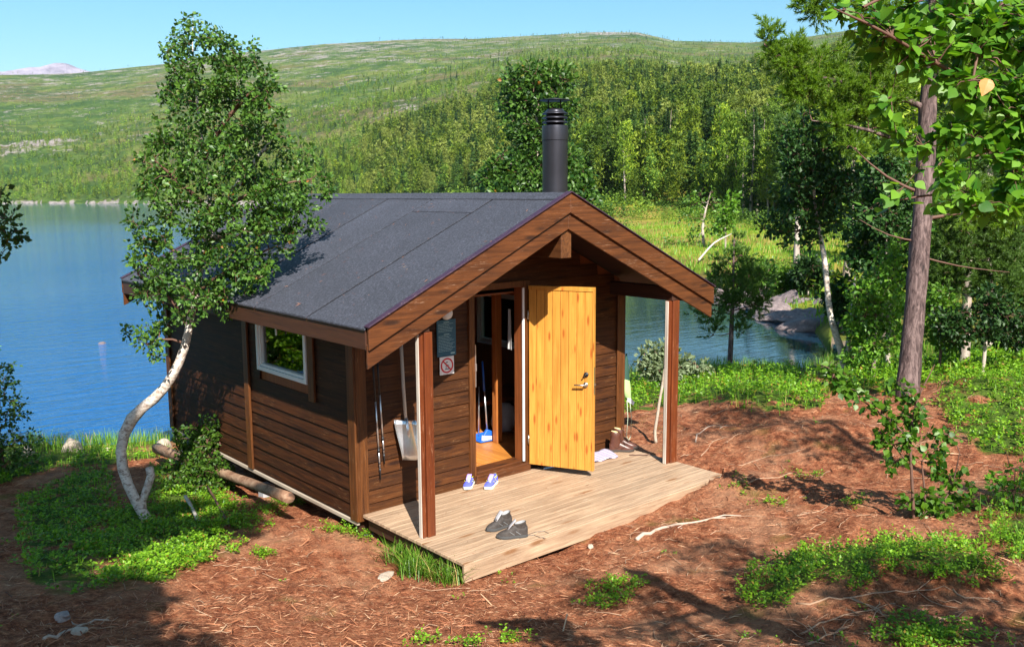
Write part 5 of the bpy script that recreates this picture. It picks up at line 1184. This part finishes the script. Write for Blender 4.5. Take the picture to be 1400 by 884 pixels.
rock('stone', 'flat pale stone beside the grass tuft at the deck corner', sit(528,789,.0), (.11,.05,.02), 'rock_pale', 7)
rock('stone', 'grey stone in the shade near the bottom left corner', sit(87,846,.02), (.055,.045,.04), 'rock', 8)
rock('stone', 'pale stone in moss below the grey stone at bottom left', sit(108,866,.01), (.05,.04,.025), 'rock_pale', 9)
rock('stone', 'small stone under the front left edge of the deck', sit(688,752,.0)+np.array([-.35,.1,-.1]), (.05,.04,.03), 'rock', 10)
rr = np.random.default_rng(44)
sp_ = [(1012,413,.8,.5,.3),(1022,410,.6,.5,.35),(1035,416,.7,.5,.4),(1048,422,.9,.6,.3),(1060,428,1.1,.7,.35),(1075,420,.8,.6,.5),(1085,436,1.3,.8,.3),(1100,438,1.4,.8,.4),(1112,447,1.2,.7,.3),(1098,424,.6,.5,.5),(1120,430,.5,.4,.5),(1058,436,.7,.4,.12),(975,404,.7,.5,.3),(1128,446,.7,.5,.4),(960,402,.5,.5,.25),(1042,408,.5,.4,.4),(1108,418,.4,.4,.4)]
for i, (u, v, a, b_2, c_) in enumerate(sp_):
    p = at_z(u, v, -1.0+.05); lab = 'rock among the slabs and boulders lining the far shore of the inlet' 
    rock('shore_rock', lab, p, (a*1.0, b_2*1.0, c_*1.15), 'rock_dark', 60+i, group='rocks along the far shore of the inlet')
# exposed roots
def root(label, pix, ra, seed, mat='greytwig', group=None, name='root'):
    r = np.random.default_rng(seed); pts = []
    for i in range(len(pix)-1):
        for f in np.linspace(0, 1, 5)[:-1]: pts.append(gp(pix[i][0]+(pix[i+1][0]-pix[i][0])*f+r.normal()*1.5, pix[i][1]+(pix[i+1][1]-pix[i][1])*f+r.normal()*1.)+np.array([0, 0, ra*.4]))
    pts = np.array(pts); q = MB(); q.tube(pts, np.linspace(ra, ra*.35, len(pts)), 6, jit=.15, seed=seed)
    for k in range(3):
        j = r.integers(2, len(pts)-1); d = np.array([r.normal(), r.normal(), 0])*.12; e = pts[j]+d; e[2] = Hs(e[0], e[1])+ra*.3; m_ = (pts[j]+e)/2+r.normal(size=3)*.015; q.tube([pts[j], m_, e], [ra*.5, ra*.4, ra*.2], 5)
    o = obj(name, q, M[mat], smooth=True); tag(o, label, 'root', group)
root('pale surface root running down the brown slope right of the deck', [(870,738),(905,722),(945,716),(1005,706)], .020, 1)
root('thin pale root near the stones at bottom left', [(60,880),(90,865),(130,850),(155,850)], .012, 2)
root('knotty exposed root arching from the mound behind the right porch post', [(948,608),(958,590),(975,582),(1000,582)], .010, 3)
for i, px_ in enumerate([[(1090,830),(1150,822),(1210,815),(1270,812),(1310,805)], [(1095,870),(1130,850),(1180,840),(1240,825)], [(1105,884),(1150,862),(1170,850)], [(1250,870),(1290,850),(1330,835)], [(1150,820),(1200,835),(1225,860)], [(1180,870),(1230,868),(1300,872)], [(1000,640),(1050,625),(1120,612)], [(1020,660),(1080,650),(1140,655)], [(960,625),(975,605),(1000,595)], [(1090,705),(1120,700),(1160,680)], [(1300,810),(1340,822),(1380,830)], [(1010,780),(1060,770),(1090,772)]]):
    root('thin bleached root or twig among many on the brown mounds to the right', px_, .0075, 20+i, 'straw', group='bleached roots on the brown mounds')

# ---- grass tuft, ground cover, litter (uncountable)
def blades(pos, h, wdt, r, lean=.45):
    n_ = len(pos); th = r.uniform(0, 6.283, n_); d = np.stack([np.cos(th), np.sin(th), np.zeros(n_)], 1)*(lean*r.uniform(.2, 1., (n_, 1))); s = np.stack([-np.sin(th), np.cos(th), np.zeros(n_)], 1); hh = (h*r.uniform(.5, 1.15, n_))[:, None]; Zv = np.array([[0, 0, 1.]]); w_ = wdt
    A = pos-s*w_; B = pos+s*w_; m1 = pos+Zv*hh*.5+d*hh*.35; C1 = m1-s*w_*.8; D1_ = m1+s*w_*.8; E_ = pos+Zv*hh*.85+d*hh*1.15
    V = np.stack([A, B, D1_, C1, E_], 1).reshape(-1, 3); k = np.arange(n_)[:, None]*5
    return V, [np.concatenate([k, k+1, k+2, k+3], 1), np.concatenate([k+3, k+2, k+4], 1)]
r = np.random.default_rng(500)
tp = []
for u, v, n_ in ((552,764,240),(566,772,380),(584,780,420),(602,788,360),(618,796,220),(572,786,200)):
    c0 = gp(u, v); tp.append(c0+np.stack([r.normal(size=n_)*.085, r.normal(size=n_)*.085, np.zeros(n_)], 1))
tp = np.vstack(tp); tp = tp[tp[:, 0] < -.01]; tp[:, 2] = H(tp[:, 0], tp[:, 1])-.01; q = MB(); q.add(*blades(tp, .24, .0042, r, 1.25)); o = obj('grass_tuft', q, M['grass']); tag(o, 'bright green tuft of long grass at the front left corner of the deck', 'grass')
def inside(P, dens, r, shrink=1.):
    lo, hi = P.min(0), P.max(0); n_ = int(np.prod(hi-lo)*dens); x = r.uniform(lo[0], hi[0], n_); y = r.uniform(lo[1], hi[1], n_)
    jx = x+.16*bump2(x, y, .7, 77)+.08*bump2(x, y, .2, 79); jy = y+.16*bump2(x, y, .7, 78)+.08*bump2(x, y, .2, 76); s = inpoly(P, jx, jy) & (r.uniform(size=n_) < np.clip(.62+1.1*bump2(x, y, 1.1, 83)+.8*bump2(x, y, .33, 84), .04, 1)); return x[s], y[s]
def cover(x, y, h, ls, r, per=9):
    """low leafy shoots"""
    n_ = len(x); z = H(x, y); hh = h*r.uniform(.5, 1.2, n_)*(1+.5*bump2(x, y, .6, 91)); tilt = np.stack([r.normal(size=n_)*.25, r.normal(size=n_)*.25, np.ones(n_)], 1)
    idx = np.repeat(np.arange(n_), per); f = r.uniform(.25, 1., len(idx)); base = np.stack([x, y, z], 1)
    d = norm(np.stack([r.normal(size=len(idx)), r.normal(size=len(idx)), r.uniform(.0, .9, len(idx))], 1))
    pos = base[idx]+tilt[idx]*(hh[idx]*f)[:, None]+d*.012; X, Y, Z = frames(d, norm(rdir(len(idx), r)*.5+np.array([0, 0, 1.]))); return pos, X, Y, Z, ls*r.uniform(.6, 1.25, len(idx))
mbc = MB()
dens = {'left': 560, 'leftshade': 260, 'leftbank': 130, 'right': 760, 'rightedge': 420, 'rightback': 150, 'rightmid': 90, 'bank': 75}
hgt = {'left': .075, 'leftshade': .08, 'leftbank': .10, 'right': .11, 'rightedge': .13, 'rightback': .13, 'rightmid': .2, 'bank': .17}
lsz = {'left': .030, 'leftshade': .034, 'leftbank': .042, 'right': .024, 'rightedge': .028, 'rightback': .040, 'rightmid': .06, 'bank': .055}
for k, P in PATCHW.items():
    x, y = inside(P, dens[k], r); keep = ~((x > -.12) & (x < 3.8) & (y > -1.75) & (y < 5)); x, y = x[keep], y[keep]
    mbc.inst(LEAF_LO, *cover(x, y, hgt[k], lsz[k], r, 10))
# sparse sprigs over the brown ground
th_ = r.uniform(YAW-.55, YAW+.6, 2600); rs_ = r.uniform(4.5, 17, 2600)**1.; x = CAM[0]+rs_*np.sin(th_); y = CAM[1]+rs_*np.cos(th_); g_ = bump2(x, y, 1.6, 61)+.5*bump2(x, y, .5, 62)
cl = np.array([gp(*p)[:2] for p in ((840,812),(855,805),(800,620),(360,762),(60,705),(1000,690),(1050,660),(1100,640),(1120,690),(1060,440),(700,870),(560,876),(590,872),(740,880))][:9]); 
s = (g_ > .62) & ~((x > -.12) & (x < 3.8) & (y > -1.75) & (y < 5)); x, y = x[s], y[s]
mbc.inst(LEAF_LO, *cover(x, y, .04, .022, r, 7))
for (u, v, n_, sp) in ((842,806,90,.10),(826,826,50,.08),(358,763,40,.05),(1055,690,26,.10),(1100,655,26,.1),(1165,690,30,.07),(1010,668,16,.08),(480,730,30,.07),(500,740,20,.06),(700,878,20,.06),(585,880,16,.06),(640,884,14,.05),(1260,870,120,.12),(1240,880,80,.12),(1320,880,40,.1),(390,690,60,.12),(340,720,70,.14),(360,700,60,.12),(455,725,30,.08)):
    c0 = gp(u, v); x = c0[0]+r.normal(size=n_)*sp; y = c0[1]+r.normal(size=n_)*sp; mbc.inst(LEAF_LO, *cover(x, y, .06, .022, r, 9))
o = obj('ground_cover', mbc, M['cover']); tag(o, 'low bright green bilberry and cornel leaves covering the banks around the cabin', 'ground cover', kind='stuff')
# grasses
mg = MB()
for k, dn_, h_ in (('left', 160, .11), ('leftshade', 120, .13), ('leftbank', 150, .15), ('right', 90, .16), ('rightedge', 260, .22), ('rightback', 90, .16), ('bank', 110, .24), ('rightmid', 60, .3)):
    x, y = inside(PATCHW[k], dn_, r); keep = ~((x > -.12) & (x < 3.8) & (y > -1.75) & (y < 5)); x, y = x[keep], y[keep]; mg.add(*blades(np.stack([x, y, H(x, y)-.01], 1), h_, .003 if k in ('left','right','leftshade','rightedge') else .005, r))
th_ = r.uniform(YAW-.5, YAW+.5, 9000); rs_ = itp(uof(CAM[0]+50*np.sin(th_), CAM[1]+50*np.cos(th_)), T_near)-r.exponential(.5, 9000)+.25
x = CAM[0]+rs_*np.sin(th_); y = CAM[1]+rs_*np.cos(th_); s = (bump2(x, y, 1.5, 71) > -.25) & ~((x > -.2) & (x < 3.9) & (y < 5)); x, y = x[s], y[s]; mg.add(*blades(np.stack([x, y, np.maximum(H(x, y), -1.03)], 1), .30, .004, r, .6))
# meadow grasses
th_ = r.uniform(YAW+.05, YAW+.58, 26000); rs_ = r.uniform(27, 95, 26000); x = CAM[0]+rs_*np.sin(th_); y = CAM[1]+rs_*np.cos(th_); z = H(x, y); s = z > -.92; mg.add(*blades(np.stack([x, y, z], 1)[s], .35, .02, r, .5))
o = obj('grass', mg, M['grass']); tag(o, 'thin green grass on the banks, water edge and meadow', 'grass', kind='stuff')
# needle litter and little twigs
T_ST = (np.array([(0,-.5,0),(1,-.5,0),(1,.5,0),(0,.5,0),(.5,0,1.)])*np.array([1, .05, .05]), [np.array([(0,1,4),(1,2,4),(2,3,4),(3,0,4)])])
n_ = 95000; th_ = r.uniform(YAW-.56, YAW+.60, n_); rs_ = 4.2+13*r.uniform(0, 1, n_)**1.25; x = CAM[0]+rs_*np.sin(th_); y = CAM[1]+rs_*np.cos(th_)
g_ = greenness(x, y); s = (g_ < .5) & ~((x > -.02) & (x < 3.66) & (y > -1.68) & (y < 4.8)) & (H(x, y) > -.9); x, y = x[s], y[s]; n_ = len(x)
a_ = r.uniform(0, 6.283, n_)*.5+bump2(x, y, 2, 80)*1.5; d = np.stack([np.cos(a_), np.sin(a_), r.normal(size=n_)*.12], 1); X, Y, Z = frames(d, np.array([[0, 0, 1.]])+r.normal(size=(n_, 3))*.1)
ln = np.exp(r.normal(-3.6, .55, n_)); q = MB(); q.inst(T_ST, np.stack([x, y, H(x, y)+.004], 1), X, Y, Z, np.stack([ln], 1))
nd = 420; xd = r.uniform(.05, 3.55, nd); yd = -1.6+1.5*r.uniform(0, 1, nd)**1.; a_ = r.uniform(0, 6.28, nd); d = np.stack([np.cos(a_), np.sin(a_), 0*a_], 1); X, Y, Z = frames(d, np.tile([0, 0, 1.], (nd, 1))); q.inst(T_ST, np.stack([xd, yd, np.full(nd, .003)], 1), X, Y, Z, np.exp(r.normal(-4.0, .4, nd))[:, None])
nr_ = 500; xr_ = r.uniform(-.45, 1.8, nr_); yr_ = r.uniform(-.95, 4.9, nr_); zr_ = RZ-np.abs(xr_-XM)*SL+.012; a_ = r.uniform(0, 6.28, nr_); d = norm(np.stack([np.cos(a_), np.sin(a_), SL*np.cos(a_)], 1)); X, Y, Z = frames(d, np.tile([-SL, 0, 1.], (nr_, 1))); q.inst(T_ST, np.stack([xr_, yr_, zr_], 1), X, Y, Z, np.exp(r.normal(-4.0, .5, nr_))[:, None])
o = obj('needle_litter', q, M['litter']); tag(o, 'red brown pine needle and twig litter covering the ground', 'litter', kind='stuff')
# bleached twigs
n_ = 800; th_ = r.uniform(YAW-.5, YAW+.60, n_); rs_ = 4.6+9*r.uniform(0, 1, n_); x = CAM[0]+rs_*np.sin(th_); y = CAM[1]+rs_*np.cos(th_); uu = uof(x, y)
s = (greenness(x, y) < .5) & ~((x > -.2) & (x < 3.9) & (y > -1.8) & (y < 4.9)) & ((uu > 800) | (r.uniform(size=n_) < .35)); q = MB()
for px_, py_ in zip(x[s], y[s]):
    l_ = np.exp(r.normal(-2.0, .5)); a_ = r.uniform(0, 6.28); P = []
    for k in range(4): P.append((px_, py_, Hs(px_, py_)+.006+.012*(k % 2))); a_ += r.normal()*.35; px_ += math.cos(a_)*l_/3; py_ += math.sin(a_)*l_/3
    q.tube(P, [.0036, .003, .0025, .0015], 4, caps=False)
o = obj('twig_litter', q, M['straw']); tag(o, 'scattered thin bleached twigs on the brown ground', 'twigs', kind='stuff')

# ================================================================== distant trees
def conifer(seed, n_t, kind, fine=1.):
    """unit-height tree; returns trunk MB, crown MB"""
    r = np.random.default_rng(seed); tk = MB(); lean = r.normal(size=2)*.02
    tp = [np.array([lean[0]*f*2+.008*math.sin(f*7+seed), lean[1]*f*2+.008*math.cos(f*6+seed), f]) for f in np.linspace(-.03, .97, 7)]
    tk.tube(tp, np.linspace(.020, .003, 7), 5, caps=False); P = []; S = []; DR = []
    if kind == 'pine':   # irregular rounded clumps on upper 2/3
        nc = 26; 
        for i in range(nc):
            f = .28+.70*(i+.5)/nc; R = (.155*np.clip((1.0-f)/.62, 0, 1)**.75+.008)*(.6+.6*r.uniform()); th = i*2.4+r.normal()*.5; c = np.array([math.cos(th)*R*.75, math.sin(th)*R*.75, f]); k = n_t//nc
            p = c+r.normal(size=(k, 3))*np.array([.045, .045, .022])*(.7+R*3); P.append(p); DR.append(norm(r.normal(size=(k, 3))+np.array([0, 0, .8])+np.array([math.cos(th), math.sin(th), 0])*.5)); S.append(np.full(k, .042))
            tk.tube([np.array([lean[0]*f*2, lean[1]*f*2, f-.03]), c], [.005, .002], 3, caps=False)
    elif kind == 'spruce':
        k = n_t; f = .12+.87*r.uniform(0, 1, k)**.85; R = (.165*(1-f)**.8+.012)*(.80+.25*np.sin(f*70))*r.uniform(.35, 1.05, k); th = r.uniform(0, 6.283, k); P.append(np.stack([np.cos(th)*R, np.sin(th)*R, f-R*.28], 1)); DR.append(norm(np.stack([np.cos(th), np.sin(th), -.2+r.normal(size=k)*.4], 1))); S.append(.03+.028*(1-f))
    else:   # birch: fluffy rounded clumps
        nc = 24
        for i in range(nc):
            d = rdir(1, r)[0]; f = .30+.66*r.uniform(); R = .20*math.sin(min(1, (1.03-f)/.45)*1.45)*r.uniform(.35, 1.); c = np.array([d[0]*R*1.1, d[1]*R*1.1, f]); k = n_t//nc; P.append(c+r.normal(size=(k, 3))*.045); DR.append(rdir(k, r)); S.append(np.full(k, .036))
            if i % 3 == 0: tk.tube([np.array([0, 0, f-.15]), c], [.006, .002], 3, caps=False)
    P = np.vstack(P); DR = np.vstack(DR); S = np.concatenate(S)*r.uniform(.6, 1.3, len(P))*fine
    X, Y, Z = frames(DR, rdir(len(P), r)+np.array([0, 0, .5])); cm_ = MB()
    T3 = (np.array([(-.5, -.32, 0), (-.5, .32, 0), (.8, 0, .1)]), [np.array([(0, 1, 2)])]) if kind != 'birch' else (np.array([(-.5, 0, 0), (0, .45, .08), (.6, 0, 0), (0, -.45, .08)]), [np.array([(0, 1, 2), (0, 2, 3)])])
    cm_.inst(T3, P, X, Y, Z, S); return tk, cm_
kinds = ['pine', 'pine', 'spruce', 'birch', 'pine', 'pine', 'spruce']
hi_meshes = []
for i, k in enumerate(kinds):
    tk, cr = conifer(700+i, 2600 if k != 'birch' else 1700, k, .56); lm = {'pine': 'forest_pine', 'spruce': 'forest_dark', 'birch': 'forest_leaf'}[k]
    hi_meshes.append((k, tk.mesh('far_trunk', M['farbark'], True), cr.mesh('far_crown', M[lm])))
# candidate positions in forest
r = np.random.default_rng(900)
def forest_density(u, rad_, x, y):
    g = bump2(x, y, 45, 41)*.5+bump2(x, y, 18, 42)*.3
    rf = itp(u, T_far)
    d = np.zeros_like(u)
    near_edge = np.where(u > 560, np.maximum(rf+12, np.interp(u, [560, 700, 800, 950, 1100, 1400], [230, 175, 130, 112, 80, 60])), rf+6)
    d = np.where(rad_ > near_edge, 1., 0)
    rt_ = (rad_-near_edge)/(RR-near_edge)
    # right side dense to the top, left side thins with height
    dens_l = np.clip(1.5-rt_*2.6, .20, 1); dens_r = np.clip(1.5-rt_*1.2, .5, 1)
    wr = np.clip((u-450)/350, 0, 1); d = d*(dens_l*(1-wr)+dens_r*wr)
    d = d*np.clip(.50+g*np.where(rt_ > .10, 1.5, 1.2), .0, 1)
    return d
Np = 150000; th_ = YAW+r.uniform(-.53, .60, Np); q_ = r.uniform(0, 1, Np); rad_ = 60*np.exp(q_*math.log(1500/60.))
x = CAM[0]+rad_*np.sin(th_); y = CAM[1]+rad_*np.cos(th_); u = uof(x, y); z = H(x, y)
acc = (r.uniform(size=Np) < forest_density(u, rad_, x, y)*np.clip((rad_/420)**1.0, .08, 1)) & (z > -.8) & (rad_ > itp(u, T_far)+4)
x, y, z, rad_, u = x[acc], y[acc], z[acc], rad_[acc], u[acc]
hgt_ = np.where(rad_ < 450, 4.5+7.5*r.uniform(0, 1, len(x))**1.4, r.uniform(3., 7, len(x))); kk = r.integers(0, 7, len(x)); leftish = (u < 500)
kk = np.where(leftish & (r.uniform(size=len(x)) < .55), 3, kk); hgt_ = np.where((kk == 3), hgt_*.7, hgt_); hgt_ = np.where(leftish, hgt_*.75, hgt_)
far_ = (rad_ > 420) & (r.uniform(size=len(x)) < .8); kk = np.where(far_, np.where(r.uniform(size=len(x)) < .5, 3, 5), kk); hgt_ = np.where(far_, r.uniform(2.2, 5.2, len(x)), hgt_)
hgt_ *= np.where(rad_ > 900, .75, 1)
# size in picture decides which become individuals; skip ones hidden behind the roof or off the frame
v_px = 270-(z-CAM[2])*FPX/rad_; top = v_px-hgt_*FPX/rad_
roofy = np.interp(u, [167, 380, 778, 975], [383, 265, 264, 400])
hid = (u < -10) | (u > 1410) | ((u > 167) & (u < 975) & (top > roofy))
vis = ~hid; order = np.argsort(-(hgt_/rad_)*vis)
ind = order[:285]; rest = order[285:]; rest = rest[~((hid[rest]) & (rad_[rest] < 300) & False)]
print('forest', len(x), 'ind', len(ind), 'nearest', rad_[ind].min(), rad_[ind].max())
labs = {'pine': ('pine_tree', 'pine among the many pines of the sunlit forest slope beyond the meadow', 'pines on the forest slope'), 'spruce': ('conifer_tree', 'narrow dark conifer among the forest trees on the slope beyond the meadow', 'dark conifers on the forest slope'), 'birch': ('birch_tree', 'light green birch among the forest trees on the slope beyond the meadow', 'birches on the forest slope')}
def place_far(k, px_, py_, pz_, h_, rot, wd_=1.):
    kind, tm, cm_ = hi_meshes[k]; nme, lab, grp = labs[kind]; t = thing(nme, (px_, py_, pz_), lab, 'tree', grp)
    t.scale = (h_*wd_, h_*wd_, h_); t.rotation_euler = (0, 0, rot)
    for n2, me in (('trunk', tm), ('crown', cm_)):
        c = bpy.data.objects.new(n2, me); COL.objects.link(c); c.parent = t
for i in ind: place_far(int(kk[i]), x[i], y[i], z[i], hgt_[i], r.uniform(0, 6.28), r.uniform(.7, 1.0))
# nearer individual backdrop trees right of the inlet
for i, (u_, v_, d_, hp_) in enumerate(back_specs):
    p = at_d(u_, 330, d_); zz = Hs(p[0], p[1]); place_far([0, 3, 4, 1, 3, 0, 2, 4, 5][i], p[0], p[1], zz, (266-(v_-hp_))*d_/FPX+CAM[2]-zz, i*1.3, 1.5)
for n2, sel, lm in (('pine', (0, 1, 4, 5), 'forest_pine'), ('spruce', (2, 6), 'forest_dark'), ('birch', (3,), 'forest_leaf')):
    mb = MB()
    for k in sel:
        s = rest[kk[rest] == k]
        for lo_, hi_, nt_, fine in ((0, 260, 760, .95), (260, 480, 240, 1.5), (480, 800, 72, 2.6), (800, 2000, 30, 4.)):
            s2 = s[(rad_[s] >= lo_) & (rad_[s] < hi_)]
            if len(s2) == 0: continue
            tk, cr = conifer(800+k, nt_, kinds[k], fine); o_ = MB(); V = np.vstack(cr.V); n_ = len(s2); a_ = r.uniform(0, 6.283, n_); wd_ = r.uniform(.85, 1.2, n_)
            X = np.stack([np.cos(a_)*wd_, np.sin(a_)*wd_, a_*0], 1); Y = np.stack([-np.sin(a_)*wd_, np.cos(a_)*wd_, a_*0], 1); Z = np.tile([0, 0, 1.], (n_, 1))
            mb.inst((V, cr.F), np.stack([x[s2], y[s2], z[s2]], 1), X, Y, Z, hgt_[s2])
            if lo_ < 300 or k in (3, 5): mb2 = None
    nm_ = {'pine': ('distant_pines', 'mass of small distant pines covering the hillside', 'forest'), 'spruce': ('distant_conifers', 'mass of small dark distant conifers scattered over the hillside', 'forest'), 'birch': ('distant_birches', 'mass of small light green distant birches on the hillside and lake shore', 'forest')}[n2]
    o = obj(nm_[0], mb, M[lm]); tag(o, nm_[1], nm_[2], kind='stuff')
# low undergrowth on the meadow edge and forest floor
r = np.random.default_rng(950); Nb = 9000; th_ = YAW+r.uniform(-.5, .6, Nb); rad2 = 34*np.exp(r.uniform(0, 1, Nb)*math.log(700/34.)); x2 = CAM[0]+rad2*np.sin(th_); y2 = CAM[1]+rad2*np.cos(th_); u2 = uof(x2, y2); z2 = H(x2, y2); rf2 = itp(u2, T_far)
edge = np.interp(u2, [560, 700, 800, 950, 1100, 1400], [200, 150, 110, 92, 62, 40]); g2 = bump2(x2, y2, 12, 51)
s = (z2 > -.75) & (rad2 > rf2+3) & (((rad2 > edge) & (g2 > -.35)) | ((rad2 < rf2+9) & (g2 > -.0)) | (g2 > .75)) & (r.uniform(size=Nb) < np.clip(rad2/170, .25, 1))
x2, y2, z2, rad2 = x2[s], y2[s], z2[s], rad2[s]; n_ = len(x2); hb = r.uniform(.7, 2.2, n_)*np.clip(rad2/110, .55, 1.3); mb = MB()
for lo_, hi_, k_, sz in ((0, 110, 330, .085), (110, 250, 150, .14), (250, 2000, 50, .22)):
    s2 = (rad2 >= lo_) & (rad2 < hi_); m_ = s2.sum(); P = r.normal(size=(k_, 3))*np.array([.34, .34, .26])+np.array([0, 0, .45]); P[:, 2] = np.abs(P[:, 2]); DR = rdir(k_, r); X, Y, Z = frames(DR, rdir(k_, r)+np.array([0, 0, .5])); c = MB(); c.inst((np.array([(-.5, 0, 0), (0, .4, .08), (.6, 0, 0), (0, -.4, .08)]), [np.array([(0, 1, 2), (0, 2, 3)])]), P, X, Y, Z, sz*r.uniform(.6, 1.3, k_)); V = np.vstack(c.V)
    a_ = r.uniform(0, 6.283, m_); X = np.stack([np.cos(a_), np.sin(a_), a_*0], 1)*1.2; Y = np.stack([-np.sin(a_), np.cos(a_), a_*0], 1)*1.2; Z = np.tile([0, 0, 1.], (m_, 1)); mb.inst((V, c.F), np.stack([x2, y2, z2], 1)[s2], X, Y, Z, hb[s2])
o = obj('undergrowth', mb, M['forest_leaf']); tag(o, 'light green scrub along the meadow edge and under the forest', 'undergrowth', kind='stuff')
print('verts', sum(len(o.data.vertices) for o in COL.objects if o.type == 'MESH'))

# ================================================================== air
hm = bpy.data.materials.new('haze_air'); hm.use_nodes = True; nt = hm.node_tree; nt.nodes.remove(nt.nodes['Principled BSDF'])
pv = nt.nodes.new('ShaderNodeVolumePrincipled'); pv.inputs['Color'].default_value = (.72,.84,1,1); pv.inputs['Density'].default_value = .00008; pv.inputs['Anisotropy'].default_value = .3
nt.links.new(pv.outputs[0], nt.nodes['Material Output'].inputs['Volume'])
q = MB(); q.box((-3700, -3700, float(GZ.min())-1), (3700, 3700, 420)); ho = obj('haze', q, hm); tag(ho, kind='stuff')
